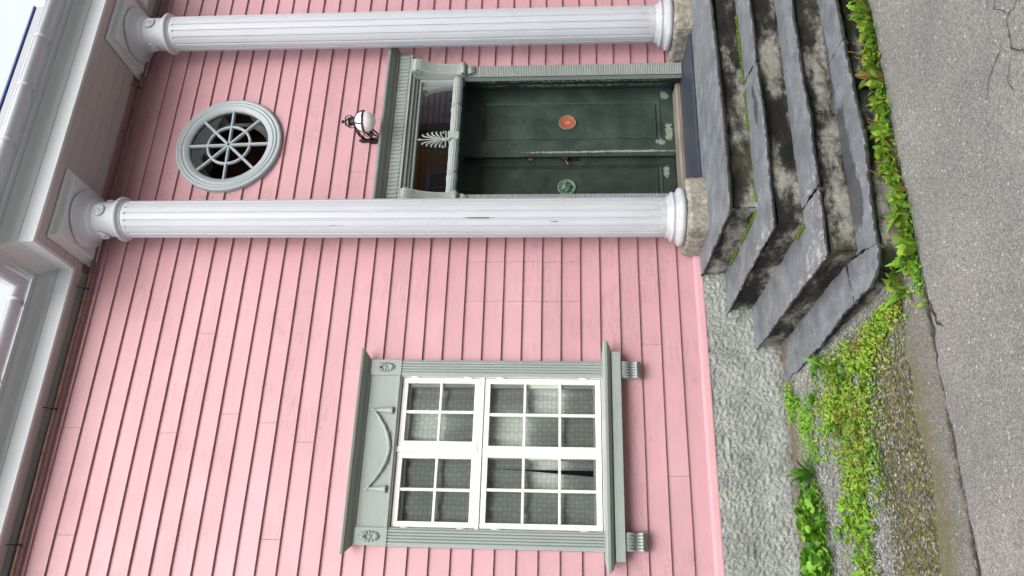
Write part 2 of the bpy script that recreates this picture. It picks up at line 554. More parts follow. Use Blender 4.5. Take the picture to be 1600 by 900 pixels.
def m_lace():
    n = N('lace_curtain', 0.9, 0.1)
    x, y, z = n.sep()
    S_ = 0.036
    x = n.math('ADD', x, n.math('MULTIPLY', n.noise(5, 3), .05))
    z = n.math('ADD', z, n.math('MULTIPLY', n.noise(4, 3), .04))
    # a check of little flower heads woven into net
    cx = n.math('SUBTRACT', n.math('FRACT', n.math('DIVIDE', x, S_), 0), .5)
    cz = n.math('SUBTRACT', n.math('FRACT', n.math('DIVIDE', z, S_), 0), .5)
    par = n.math('FRACT', n.math('MULTIPLY', n.math('ADD', n.math('FLOOR', n.math('DIVIDE', x, S_), 0), n.math('FLOOR', n.math('DIVIDE', z, S_), 0)), .5), 0)
    r = n.math('SQRT', n.math('ADD', n.math('MULTIPLY', cx, cx), n.math('MULTIPLY', cz, cz)), 0)
    ang = n.math('ARCTAN2', cx, cz)
    pet = n.math('MULTIPLY', n.math('COSINE', n.math('MULTIPLY', ang, 6), 0), .1)
    fl = n.mask(n.math('SUBTRACT', r, pet), .40, .34)
    dense = n.math('ADD', n.math('MULTIPLY', n.math('GREATER_THAN', par, .25), 0.08), n.math('MULTIPLY', fl, 0.17))
    c = n.mix(n.math('ADD', dense, n.math('MULTIPLY', n.math('SUBTRACT', n.noise(5, 5), .5), .45)), lin((158, 164, 160)), lin((244, 246, 244)))
    n.col(c)
    return n.m


M['lace'] = m_lace()


# ------------------------------------------------------------------ mesh helpers
class MB:
    def __init__(s):
        s.v, s.f, s.sm = [], [], []

    def add(s, vs, fs, smooth=False):
        k = len(s.v)
        s.v += [tuple(v) for v in vs]
        s.f += [tuple(i + k for i in f) for f in fs]
        s.sm += [smooth] * len(fs)
        return s

    def box(s, x0, x1, y0, y1, z0, z1):
        return s.add([(x0, y0, z0), (x1, y0, z0), (x1, y1, z0), (x0, y1, z0), (x0, y0, z1), (x1, y0, z1), (x1, y1, z1), (x0, y1, z1)],
                     [(0, 3, 2, 1), (4, 5, 6, 7), (0, 1, 5, 4), (1, 2, 6, 5), (2, 3, 7, 6), (3, 0, 4, 7)])

    def loft(s, rings, closed=True, caps=True, smooth=False):
        n = len(rings[0])
        vs = [v for r in rings for v in r]
        fs = []
        m = n if closed else n - 1
        for i in range(len(rings) - 1):
            for j in range(m):
                a, b = i * n + j, i * n + (j + 1) % n
                fs.append((a, b, b + n, a + n))
        s.add(vs, fs, smooth)
        if caps and closed:
            k = len(s.v) - len(vs)
            s.f.append(tuple(k + j for j in range(n))[::-1])
            s.f.append(tuple(k + (len(rings) - 1) * n + j for j in range(n)))
            s.sm += [False, False]
        return s

    def prism(s, poly, fn, a, b, smooth=False):
        """poly: 2-D points; fn(p, t) -> 3-D"""
        return s.loft([[fn(p, a) for p in poly], [fn(p, b) for p in poly]], smooth=smooth)

    def lathe(s, prof, seg, mat4, smooth=True, caps=True, mod=None):
        rings = []
        for r, h in prof:
            ring = []
            for i in range(seg):
                t = 2 * math.pi * i / seg
                rr = r if mod is None else mod(r, t, h)
                ring.append(tuple(mat4 @ Vector((rr * math.cos(t), rr * math.sin(t), h))))
            rings.append(ring)
        return s.loft(rings, True, caps, smooth)

    def tube(s, pts, rad, seg=8, smooth=True):
        pts = [Vector(p) for p in pts]
        rings = []
        up = Vector((0, 0, 1))
        for i, p in enumerate(pts):
            t = (pts[min(i + 1, len(pts) - 1)] - pts[max(i - 1, 0)]).normalized()
            a = t.cross(up)
            if a.length < 0.05:
                a = t.cross(Vector((1, 0, 0)))
            a.normalize()
            b = a.cross(t)
            r = rad[i] if isinstance(rad, (list, tuple)) else rad
            rings.append([tuple(p + a * r * math.cos(2 * math.pi * j / seg) + b * r * math.sin(2 * math.pi * j / seg)) for j in range(seg)])
        return s.loft(rings, True, True, smooth)

    def build(s, name, mat, parent=None, origin=None, bevel=0.0, **props):
        if origin is None:
            xs, ys, zs = zip(*s.v)
            origin = ((min(xs) + max(xs)) / 2, (min(ys) + max(ys)) / 2, min(zs))
        o_ = Vector(origin)
        me = bpy.data.meshes.new(name)
        me.from_pydata([tuple(Vector(v) - o_) for v in s.v], [], s.f)
        me.polygons.foreach_set('use_smooth', s.sm)
        me.update()
        bm = bmesh.new()
        bm.from_mesh(me)
        bmesh.ops.recalc_face_normals(bm, faces=bm.faces)
        bm.to_mesh(me)
        bm.free()
        me.materials.append(M[mat] if isinstance(mat, str) else mat)
        o = bpy.data.objects.new(name, me)
        COL.objects.link(o)
        place(o, origin, parent)
        if bevel:
            md = o.modifiers.new("bevel", 'BEVEL')
            md.width = bevel
            md.segments = 2
            md.limit_method = 'ANGLE'
            md.angle_limit = R(40)
        for k, v in props.items():
            o[k] = v
        return o


WL = {}


def place(o, loc, parent):
    loc = Vector(loc)
    WL[o.name] = loc
    if parent is not None:
        o.parent = parent
        o.location = loc - WL[parent.name]
    else:
        o.location = loc


def thing(name, loc, label, cat, group=None):
    o = bpy.data.objects.new(name, None)
    o.empty_display_size = 0.1
    COL.objects.link(o)
    place(o, loc, None)
    o['label'], o['category'] = label, cat
    if group:
        o['group'] = group
    return o


def frange(a, b, st):
    n = max(1, int(round((b - a) / st)))
    return [a + (b - a) * i / n for i in range(n + 1)]


def nz(x, y, z, s=1.0):
    return noise.noise(Vector((x * s, y * s, z * s)))


# ------------------------------------------------------------------ the ground
def gz(y):
    if y > -0.2:
        return 0.32
    if y > -2.1:
        return 0.32 + (y + 0.2) * (0.175 / 1.9)
    return 0.145 - (-2.1 - y) * 0.012 if y > -9 else 0.0622 + (-9 - y) * 0.004


def ground_sheet(name, mat, x0, x1, y0, y1, st, dz, edge=None, amp=0.0):
    xs, ys = frange(x0, x1, st), frange(y0, y1, st)
    vs, fs = [], []
    for x in xs:
        for y in ys:
            yy = y
            if edge:
                t = (y - y0) / (y1 - y0)
                yy = y0 + t * (edge(x) - y0)
            z = gz(yy) + dz + amp * nz(x, yy, 3.1, 5)
            vs.append((x, yy, z))
    m = len(ys)
    for i in range(len(xs) - 1):
        for j in range(m - 1):
            a = i * m + j
            fs.append((a, a + m, a + m + 1, a + 1))
    mb = MB()
    mb.add(vs, fs, True)
    return mb.build(name, mat, None, origin=(0, 0, 0), kind='structure')


# far ground: one coarse sheet out to the horizon (lower than the near sheets)
mb = MB()
rs = [-250, -60, -20, -9, -6.02]
vs = [(x, y, (0.012 if y > -10 else -0.02)) for x in (-250, -60, -20, -6, 12, 30, 80, 250) for y in rs]
fs = [(i * 5 + j, (i + 1) * 5 + j, (i + 1) * 5 + j + 1, i * 5 + j + 1) for i in range(7) for j in range(4)]
mb.add(vs, fs)
vs = [(x, y, 0.30) for x in (-250, -6, 12, 250) for y in (0.4, 250)]
mb.add(vs, [(i * 2, i * 2 + 2, i * 2 + 3, i * 2 + 1) for i in range(3)])
mb.add([(-250, -6.02, .02), (-6, -6.02, .02), (-6, .4, .3), (-250, .4, .3), (12, -6.02, .02), (250, -6.02, .02), (250, .4, .3), (12, .4, .3)], [(0, 1, 2, 3), (4, 5, 6, 7)])
mb.build('ground', 'asphalt', None, origin=(0, 0, 0), kind='structure')


def old_edge(x):
    t = max(0.0, min(1.0, (1.7 - x) / .3))
    return -2.10 * (1 - t) + (-1.83 + 0.07 * nz(x, 0, 0, 2.2) + 0.04 * nz(x, 3, 0, 11)) * t if x < 1.7 else -2.10


def seam(x):
    return -2.125 + 0.03 * nz(x, 7, 0, 2.5) + 0.02 * nz(x, 1, 0, 13)


ground_sheet('gravel_verge', 'gravel', -6, 12, -2.7, 0.12, 0.05, 0.0, None, 0.006)
ground_sheet('old_road_strip', 'old_asphalt', -6, 1.9, -2.6, 0.0, 0.05, 0.009, old_edge, 0.004)
ground_sheet('road', 'asphalt', -6, 12, -6.04, 0.0, 0.08, 0.0155, seam, 0.003)

# cracks in the asphalt: thin sunken strips of dark grit
def crack(pts, wd, name='road_crack'):
    mb = MB()
    P = []
    for (a, b) in zip(pts[:-1], pts[1:]):
        for i in range(8):
            t = i / 8
            x, y = a[0] + (b[0] - a[0]) * t, a[1] + (b[1] - a[1]) * t
            P.append((x + .022 * nz(x, y, 0, 19), y + .022 * nz(x, y, 5, 19)))
    rings = []
    for i, (x, y) in enumerate(P):
        dx, dy = P[min(i + 1, len(P) - 1)][0] - P[max(i - 1, 0)][0], P[min(i + 1, len(P) - 1)][1] - P[max(i - 1, 0)][1]
        L = math.hypot(dx, dy) + 1e-6
        w_ = wd * (0.35 + 0.9 * random.random()) * min(1, 4 * min(i + .3, len(P) - i - .7) / len(P))
        rings.append([(x - dy / L * w_, y + dx / L * w_, gz(y) + .0215), (x + dy / L * w_, y - dx / L * w_, gz(y) + .0215)])
    mb.loft(rings, closed=False, caps=False)
    return mb.build(name, flat_crack, None, kind='structure')


flat_crack = flat('crack_grit', (52, 48, 44), .95, 0, .5, 90, .5)
crack([(2.42, -3.42), (2.35, -3.22), (2.22, -3.2), (2.15, -3.27), (2.04, -3.33)], .0032)
crack([(2.32, -3.2), (2.2, -3.02), (2.08, -2.93)], .0028)
crack([(2.2, -3.19), (2.1, -3.12), (2.02, -3.14)], .002)
crack([(2.36, -3.25), (2.46, -3.17), (2.6, -3.2)], .002)
crack([(1.62, -2.10), (1.5, -2.15), (1.38, -2.19), (1.33, -2.25)], .007)
crack([(1.55, -2.115), (1.35, -2.13), (1.12, -2.11)], .007)
crack([(.95, -2.125), (0.8, -2.12), (0.6, -2.13)], .006)
crack([(0.5, -2.13), (0.2, -2.12), (-.2, -2.13)], .009)
crack([(2.5, -3.1), (2.62, -3.25), (2.7, -3.4)], .004)

# ------------------------------------------------------------------ the house
house = thing('wooden_house', (0, 0.1, 0.3), 'pink clapboard wooden house with a columned porch, green double door and grey trimmed windows', 'house')

ZB = 1.396
OPEN = [(0.435, 1.83, 1.66, 3.56), (3.27, 4.74, 0.0, 3.47), (3.54, 4.30, 4.79, 5.44)]


def wall_board(x0, x1, n):
    z0 = ZB + 0.16 * n
    xs = frange(x0, x1, 0.22)
    zc = z0 + .08
    near = .2 < abs(zc - 5.115) < .50 and x0 < 4.4 and x1 > 3.4
    if near:
        xs = sorted(set(xs) | {v for v in frange(3.52, 4.32, .02) if x0 < v < x1})
    rings = []
    e = 0.0013
    for x in xs:
        j = 0.0022 * nz(x, n * 3.7, 0, 1.3) + 0.0008 * nz(x, n * 3.7, 9, 9)
        k = 0.0016 * nz(x, n * 1.7, 4, 1.1)
        zb, zt = z0 + j, z0 + .165
        if near and abs(x - 3.92) < .388:
            h_ = math.sqrt(.388 ** 2 - (x - 3.92) ** 2)
            if zc < 5.115:
                zt = min(zt, 5.115 - h_)
            else:
                zb = max(zb, 5.115 + h_)
        rings.append([(x, k + .006, zb), (x, 0.026, zb), (x, 0.033, zt), (x, 0.026 - .16 * 0, zt)])
    if x1 > 8:
        pass
    rings[0] = [(p[0] + e, p[1], p[2]) for p in rings[0]]
    rings[-1] = [(p[0] - e, p[1], p[2]) for p in rings[-1]]
    mb = MB()
    mb.loft(rings)
    return mb.build('board', 'pink', house)


random.seed(11)
for n in range(-3, 31):
    z0, z1 = ZB + .16 * n, ZB + .16 * n + .16
    spans = [(-3.0, 9.0)]
    for (a, b, c, d_) in OPEN:
        if c == 4.79:
            dz = max(abs(z0 - 5.115), abs(z1 - 5.115))
            if dz > .475:
                continue
            hw = math.sqrt(0.475 ** 2 - dz ** 2)
            a, b = 3.92 - hw, 3.92 + hw
        if z1 > c + .02 and z0 < d_ - .02:
            new = []
            for (s0, s1) in spans:
                if a > s0 and b < s1:
                    new += [(s0, a), (b, s1)]
                else:
                    new.append((s0, s1))
            spans = new
    cuts = [random.uniform(-1.5, -.5), random.uniform(5.6, 7.4)]
    if 3 <= n <= 8:
        cuts += [2.375, 2.735]
    if random.random() < .75:
        cuts.append(random.choice([0.55, 0.9, 1.3, 2.05, 3.6, 4.9]) + random.uniform(-.12, .12))
    for s0, s1 in spans:
        cs = [s0] + sorted(c for c in cuts if s0 + .3 < c < s1 - .3) + [s1]
        for a, b in zip(cs[:-1], cs[1:]):
            wall_board(a, b, n)

# sheathing behind the boards, broken by the openings
mb = MB()
HO = [(0.555, 1.715, 1.70, 3.31), (3.33, 4.68, 0.85, 3.40), (3.57, 4.27, 4.765, 5.465)]
xs = sorted({-3.0, 9.0} | {v for h in HO for v in h[:2]})
zs = sorted({0.2, 6.6} | {v for h in HO for v in h[2:]})
for i in range(len(xs) - 1):
    for j in range(len(zs) - 1):
        cx, cz = (xs[i] + xs[i + 1]) / 2, (zs[j] + zs[j + 1]) / 2
        if not any(h[0] < cx < h[1] and h[2] < cz < h[3] for h in HO):
            mb.box(xs[i], xs[i + 1], .034, .16, zs[j], zs[j + 1])
mb.build('wall', 'dark_room', house)
mb = MB()
mb.box(-3, 9, 1.6, 1.7, .2, 6.6).box(-3, -2.9, .16, 5, .2, 6.6).box(8.9, 9, .16, 5, .2, 6.6).box(-2.9, 8.9, .161, 4.999, 3.72, 3.8).box(-2.9, 8.9, .161, 4.999, .6, .7)
mb.build('rear_wall', 'dark_room', house)

mb = MB()
mb.prism([(-.035, .885), (-.03, .925), (0.0, .938), (.033, .938), (.033, .872), (-.033, .872)], lambda p, t: (t, p[0], p[1]), -3, 3.23)
mb.prism([(-.035, .885), (-.03, .925), (0.0, .938), (.033, .938), (.033, .872), (-.033, .872)], lambda p, t: (t, p[0], p[1]), 4.78, 9)
mb.build('water_table', 'pink_light', house, bevel=.003)


def rough_sheet(name, mat, x0, x1, z0, z1, fy, stx, amp, parent, sc=30):
    xs, zs_ = frange(x0, x1, stx), frange(z0, z1, stx)
    vs = []
    for x in xs:
        for z in zs_:
            a = noise.noise(Vector((x * sc + z * sc * .5, z * sc * .8, 1)))
            b = noise.noise(Vector((x * 3, z * 3, 7)))
            c = noise.noise(Vector((x * sc * 2.2, z * sc * 1.9, 4)))
            vs.append((x, fy(x, z) - amp * (a * 1.1 + c * .9 + .45) - .018 * b, z))
    m = len(zs_)
    fs = [(i * m + j, (i + 1) * m + j, (i + 1) * m + j + 1, i * m + j + 1) for i in range(len(xs) - 1) for j in range(m - 1)]
    mb = MB()
    mb.add(vs, fs, True)
    return mb.build(name, mat, parent, origin=(0, 0, 0))


rough_sheet('foundation', 'plaster', -.4, 2.62, .18, .874, lambda x, z: -.022 - .05 * max(0, (.62 - z) / .4) ** 2, .0065, .013, house, 46)
mb = MB()
mb.box(-3, -.4, -.02, .033, .1, .872).box(2.62, 9, -.02, .033, .1, .872)
mb.build('foundation', 'plaster', house)

# ---- rectangular window: casing mesh is the part, everything else hangs under it
window = MB().box(.53, .556, -.02, .12, 1.70, 3.31).box(1.709, 1.735, -.02, .12, 1.70, 3.31).box(.556, 1.709, -.02, .12, 3.296, 3.31).box(.556, 1.709, -.02, .12, 1.70, 1.715).build('window', 'white_sash', house)
for (a, b) in ((.42, .553), (1.712, 1.845)):
    w_ = b - a
    pts = [(a, 0.03), (a, -.036), (a + .008, -.040)]
    k = 5
    for i in range(k):
        g0 = a + .012 + (w_ - .024) * i / k
        g1 = a + .012 + (w_ - .024) * (i + 1) / k
        pts += [(g0 + .002, -.040), (g0 + .006, -.046), ((g0 + g1) / 2, -.048), (g1 - .006, -.046), (g1 - .002, -.040), (g1, -.034)]
    pts += [(b - .008, -.040), (b, -.036), (b, .03)]
    MB().prism(pts, lambda p, t: (p[0], p[1], t), 1.71, 3.31).build('casing_board', 'grey_z', window, bevel=.0015)
mb = MB()
mb.box(.43, 1.835, -.034, .03, 3.325, 3.545).box(.425, 1.84, -.046, .03, 3.306, 3.325)
mb.build('frieze_panel', 'grey', window, bevel=.002)
for cx in (.487, 1.778):
    b_ = MB().box(cx - .064, cx + .064, -.052, -.034, 3.30, 3.545).build('corner_block', 'grey', window, bevel=.003)
    mb = MB()
    cz = 3.432
    for i in range(16):
        t = 2 * math.pi * i / 16
        rx, rz = .020, .030
        L = 1.0
        ex, ez = .042 * math.cos(t), .085 * math.sin(t)
        if abs(math.cos(t)) > .99:
            pass
        p0 = Vector((cx + ex * .3, -.052, cz + ez * .3))
        p1 = Vector((cx + ex, -.054, cz + ez))
        mid = (p0 + p1) / 2 + Vector((0, -.007, 0))
        mb.tube([p0, mid, p1], [.004, .0095, .002], 6)
    m4 = Matrix.Translation((cx, -.052, cz)) @ Matrix.Rotation(R(90), 4, 'X')
    mb.lathe([(.017, 0), (.017, .006), (.010, .009), (.010, .006), (.006, .012), (.001, .014)], 14, m4)
    mb.build('rosette', 'grey', window)


def flared(name, prof, x0, x1, mat, parent, bevel=.002):
    """moulding with mitred returns: prof is (projection, z); ends step outward by the projection"""
    mb = MB()
    rings = [[(x0 - p * .9, -p, z) for p, z in prof] + [(x0, .03, prof[-1][1]), (x0, .03, prof[0][1])],
             [(x1 + p * .9, -p, z) for p, z in prof] + [(x1, .03, prof[-1][1]), (x1, .03, prof[0][1])]]
    # return sides are closed by the caps; split them so that the mitre reads
    mb.loft(rings)
    return mb.build(name, mat, parent, bevel=bevel)


flared('crown_moulding', [(.04, 3.545), (.046, 3.548), (.05, 3.556), (.062, 3.562), (.085, 3.574), (.105, 3.592), (.118, 3.597), (.122, 3.612), (.122, 3.618), (.05, 3.632)], .425 + .035, 1.84 - .035, 'grey_dark', window)
flared('sill', [(.05, 1.634), (.062, 1.642), (.085, 1.648), (.10, 1.662), (.122, 1.672), (.126, 1.694), (.118, 1.700), (.03, 1.712)], .378, 1.882, 'grey', window)
MB().box(.352, 1.913, -.088, .02, 1.566, 1.636).build('apron', 'grey', window, bevel=.004)
# gap filler between sash bottom and the sill
for cx in (.49, 1.772):
    mb = MB()
    for i in range(6):
        x = cx - .055 + .022 * i
        path = [(-.072, 1.566), (-.078, 1.55), (-.066, 1.525), (-.052, 1.50), (-.05, 1.47), (-.062, 1.452), (-.072, 1.44), (-.066, 1.424), (-.045, 1.418), (-.02, 1.42)]
        mb.tube([(x, p[0], p[1]) for p in path], .0112, 8)
    prof = [(0.02, 1.566), (-.072, 1.566), (-.074, 1.55), (-.05, 1.50), (-.045, 1.47), (-.06, 1.44), (-.045, 1.42), (.02, 1.42)]
    mb.prism(prof, lambda p, t: (t, p[0], p[1]), cx - .06, cx + .06)
    mb.build('scroll_bracket', 'grey_z', window)
# swag
mb = MB()
def swagz(t):
    return 3.345 + .145 * (abs(2 * t - 1) ** 1.8)
pts, rad = [], []
for i in range(37):
    t = i / 36
    pts.append((.83 + t * .60, -.046, swagz(t)))
    rad.append(.008 + .007 * math.sin(math.pi * t) + (.0035 if i % 4 < 2 else 0))
mb.tube(pts, rad, 8)
for t in (.3, .5, .7):
    x = .83 + .6 * t
    mb.tube([(x - .008, -.05, swagz(t) + .02), (x + .008, -.056, swagz(t) - .02)], .007, 6)
mb.build('swag', 'grey_z', window)
for x in (.828, 1.43):
    mb = MB()
    m4 = Matrix.Translation((x, -.046, 3.338))
    mb.lathe([(.001, 0), (.026, .0), (.028, .006), (.024, .02), (.013, .12), (.010, .145), (.014, .152), (.012, .165), (.001, .168)], 32, m4, mod=lambda r, t, h: r * (1 + .08 * math.sin(12 * t)))
    mb.build('drop', 'grey_z', window)

# sashes
def sash(x0, x1, z0, z1, nx, nz_, st=.042):
    mb = MB()
    y0, y1 = -.008, .03
    mb.box(x0, x0 + st, y0, y1, z0, z1).box(x1 - st, x1, y0, y1, z0, z1)
    mb.box(x0 + st, x1 - st, y0 + .001, y1, z0, z0 + st).box(x0 + st, x1 - st, y0 + .001, y1, z1 - st, z1)
    mb.build('sash', 'white_sash', window, bevel=.003)
    ix0, ix1, iz0, iz1 = x0 + st, x1 - st, z0 + st, z1 - st
    for i in range(1, nx):
        x = ix0 + (ix1 - ix0) * i / nx
        MB().box(x - .011, x + .011, y0 + .004, y1 - .004, iz0, iz1).build('glazing_bar', 'white_sash', window, bevel=.004)
    for j in range(1, nz_):
        z = iz0 + (iz1 - iz0) * j / nz_
        for i in range(nx):
            a = ix0 + (ix1 - ix0) * i / nx + (.011 if i else 0)
            b = ix0 + (ix1 - ix0) * (i + 1) / nx - (.011 if i < nx - 1 else 0)
            MB().box(a, b, y0 + .005, y1 - .005, z - .010, z + .010).build('glazing_bar', 'white_sash', window, bevel=.004)
    for i in range(nx):
        for j in range(nz_):
            a, b = ix0 + (ix1 - ix0) * i / nx, ix0 + (ix1 - ix0) * (i + 1) / nx
            c, d_ = iz0 + (iz1 - iz0) * j / nz_, iz0 + (iz1 - iz0) * (j + 1) / nz_
            tl = random.uniform(-.0022, .0022)
            t2 = random.uniform(-.002, .002)
            mb = MB()
            mb.add([(a, .014 + tl, c), (b, .014 - tl, c), (b, .014 - tl + t2, d_), (a, .014 + tl + t2, d_)], [(0, 1, 2, 3)])
            mb.add([(a, .017 + tl, c), (b, .017 - tl, c), (b, .017 - tl + t2, d_), (a, .017 + tl + t2, d_)], [(3, 2, 1, 0)])
            mb.build('pane', 'glass', window)


def inner_lining(x0, x1, z0, z1, l, r_, b_, t_):
    MB().box(x0, x0 + l, .032, .066, z0, z1).box(x1 - r_, x1, .032, .066, z0, z1).box(x0 + l, x1 - r_, .033, .066, z0, z0 + b_).box(x0 + l, x1 - r_, .033, .066, z1 - t_, z1).build('inner_lining', 'lining', window)


inner_lining(.557, 1.128, 2.64, 3.295, .046, .040, .046, .072)
inner_lining(1.144, 1.708, 2.64, 3.295, .046, .068, .046, .072)
inner_lining(.557, 1.127, 1.716, 2.638, .046, .050, .066, .046)
inner_lining(1.129, 1.708, 1.716, 2.638, .046, .068, .066, .046)
sash(.562, 1.112, 2.668, 3.285, 2, 2)
sash(1.160, 1.705, 2.668, 3.285, 2, 2)
sash(.562, 1.126, 1.722, 2.628, 2, 3)
sash(1.130, 1.705, 1.722, 2.628, 2, 3)
mb = MB()
mb.box(1.113, 1.159, -.014, .04, 2.668, 3.295).box(.556, 1.709, -.016, .04, 2.632, 2.665).box(1.112, 1.144, -.018, -.009, 1.722, 2.626)
mb.build('mullion', 'white_sash', window, bevel=.004)
for (x, z) in ((1.71, 1.85), (1.71, 2.5), (1.71, 2.76), (1.71, 3.18), (.556, 1.85), (.556, 2.5), (.556, 2.76), (.556, 3.18)):
    MB().tube([(x, -.014, z - .035), (x, -.014, z + .035)], .008, 8).build('hinge', 'white_sash', window)
# lace curtain in three hanging lengths, the left lower one not quite closed
def curtain(x0, x1, z0, z1, y, slit=None):
    mb = MB()
    xs_ = frange(x0, x1, .012)
    rings = []
    for x in xs_:
        r_ = []
        for z in frange(z0, z1, .3):
            xx = x + (slit((z - z0) / (z1 - z0)) * ((x - x0) / (x1 - x0)) if slit else 0)
            r_.append((xx, y + .012 * math.sin(x * 46 + 3 * math.sin(x * 11)) + .010 * nz(x, z, 0, 6), z))
        rings.append(r_)
    mb.loft(rings, closed=False, caps=False, smooth=True)
    mb.build('lace_curtain', 'lace', window)


curtain(.58, 1.012, 1.74, 2.62, .084, lambda t: -.050 * max(0, 1 - t * 1.25))
curtain(1.012, 1.69, 1.74, 2.62, .088)
curtain(.58, 1.12, 2.66, 3.24, .086)
curtain(1.15, 1.69, 2.66, 3.24, .086)
MB().tube([(.625, .10, 1.74), (.632, .10, 1.80), (.63, .10, 1.86)], [.006, .009, .003], 6).build('red_ribbon', flat('red_cloth', (150, 30, 44), .8), window)

# ---- round window
RC = (3.92, 5.115)
m4 = Matrix.Translation((RC[0], 0.0, RC[1])) @ Matrix.Rotation(R(90), 4, 'X')
mb = MB()
prof = [(.496, -.024), (.496, .022), (.490, .030), (.468, .033), (.464, .027), (.458, .027), (.454, .036), (.446, .038), (.436, .034), (.432, .026), (.426, .026), (.422, .032), (.412, .032), (.404, .026), (.372, .022), (.368, .004), (.368, -.024)]
mb.lathe(prof, 96, m4, caps=False)
rw = mb.build('round_window', 'oval', house, origin=(RC[0], 0, RC[1] - .496))
mb = MB()
for i in range(4):
    a = R(45 * i) + R(2)
    c_, s_ = math.cos(a), math.sin(a)
    for sg in (1, -1):
        def fn(p, t):
            return (RC[0] + sg * (c_ * t) - s_ * p[0], -p[1], RC[1] + sg * (s_ * t) + c_ * p[0])
        mb.prism([(-.013, -.01), (-.013, .012), (-.007, .022), (.007, .022), (.013, .012), (.013, -.01)], fn, .0 + .001 * i, .372)
mb.build('glazing_bar', 'oval', rw)
mb = MB()
mb.lathe([(.210, -.01), (.210, .012), (.204, .020), (.193, .020), (.187, .012), (.187, -.01)], 64, m4, caps=False)
mb.build('glazing_ring', 'oval', rw)
for i in range(8):
    for r0, r1 in ((.0, .19), (.207, .372)):
        a0, a1 = R(45 * i + 2), R(45 * i + 47)
        pts = [(RC[0] + r1 * math.cos(a0 + (a1 - a0) * k / 6), .004, RC[1] + r1 * math.sin(a0 + (a1 - a0) * k / 6)) for k in range(7)]
        if r0 > 0:
            pts += [(RC[0] + r0 * math.cos(a1 - (a1 - a0) * k / 4), .004, RC[1] + r0 * math.sin(a1 - (a1 - a0) * k / 4)) for k in range(5)]
        else:
            pts.append((RC[0], .004, RC[1]))
        MB().add(pts, [tuple(range(len(pts)))]).build('pane', 'glass_r', rw)
mb = MB()
mb.lathe([(.372, .0), (.372, -.15)], 64, m4, caps=False)
mb.build('window_tube', 'room_grey', rw)
mb = MB()
m5 = Matrix.Translation((RC[0], .149, RC[1])) @ Matrix.Rotation(R(90), 4, 'X')
mb.lathe([(.372, .0), (.315, .0)], 64, m5, caps=False)
mb.build('inner_ring', 'room_grey', rw)

# ---- door surround
def corrugated(x0, x1, z0, z1, y, pitch, amp):
    mb = MB()
    k = int((z1 - z0) / pitch)
    prof = []
    for i in range(k * 4 + 1):
        z = z0 + (z1 - z0) * i / (k * 4)
        prof.append((y - amp * abs(math.sin(math.pi * i / 4)), z))
    rings = [[(x, p[0], p[1]) for p in prof] + [(x, .03, z1), (x, .03, z0)] for x in (x0, x1)]
    mb.loft(rings)
    return mb


surround = MB().box(3.30, 4.70, .0, .10, 3.382, 3.43).box(3.20, 4.80, -.02, .03, 3.39, 3.445).box(3.17, 4.83, -.045, .03, 3.415, 3.447).build('door_surround', 'grey_dark', house, bevel=.003)
corrugated(4.628, 4.752, .925, 2.955, -.030, .0155, .008).build('reeded_pilaster', 'grey', surround)
corrugated(3.238, 3.362, .925, 2.955, -.030, .0155, .008).build('reeded_pilaster', 'grey', surround)
for (a, b) in ((4.631, 4.752), (3.238, 3.361)):
    MB().box(a, b, -.022, .10, 2.957, 3.39).build('pilaster_block', 'grey', surround, bevel=.003)
# fluted frieze
mb = MB()
mb.box(3.13, 4.875, -.062, .03, 3.462, 3.575).box(3.125, 4.88, -.068, .03, 3.449, 3.464)
k = 42
for i in range(k):
    x = 3.145 + (1.715) * (i + .5) / k
    mb.prism([(-.0125, .062), (-.0125, .066), (-.009, .074), (.009, .074), (.0125, .066), (.0125, .062)], lambda p, t, x=x: (x + p[0], -p[1], t), 3.478, 3.566)
mb.build('fluted_frieze', 'grey', surround)
flared('crown_moulding', [(.065, 3.576), (.078, 3.58), (.082, 3.592), (.095, 3.60), (.125, 3.612), (.15, 3.634), (.165, 3.638), (.17, 3.652), (.165, 3.66), (.05, 3.70)], 3.16, 4.85, 'grey_dark', surround)
# fanlight
fan = MB().box(3.39, 3.44, .0, .1, 3.045, 3.34).box(4.56, 4.60, .0, .1, 3.045, 3.34).box(3.44, 4.56, .0, .1, 3.315, 3.34).box(3.39, 4.60, .0, .1, 2.99, 3.05).build('fanlight', 'grey_z', surround, bevel=.004) if False else None
MB().box(3.36, 3.402, .0, .1, 3.052, 3.383).box(4.608, 4.632, .0, .1, 3.052, 3.383).box(3.402, 4.608, .002, .1, 3.362, 3.381).box(3.36, 4.632, .0, .12, 2.965, 3.052).build('fanlight_frame', 'grey', surround, bevel=.004)
MB().add([(3.40, .040, 3.05), (4.61, .040, 3.05), (4.61, .041, 3.365), (3.40, .041, 3.365)], [(0, 1, 2, 3)]).build('fanlight_pane', 'glass_t', surround)
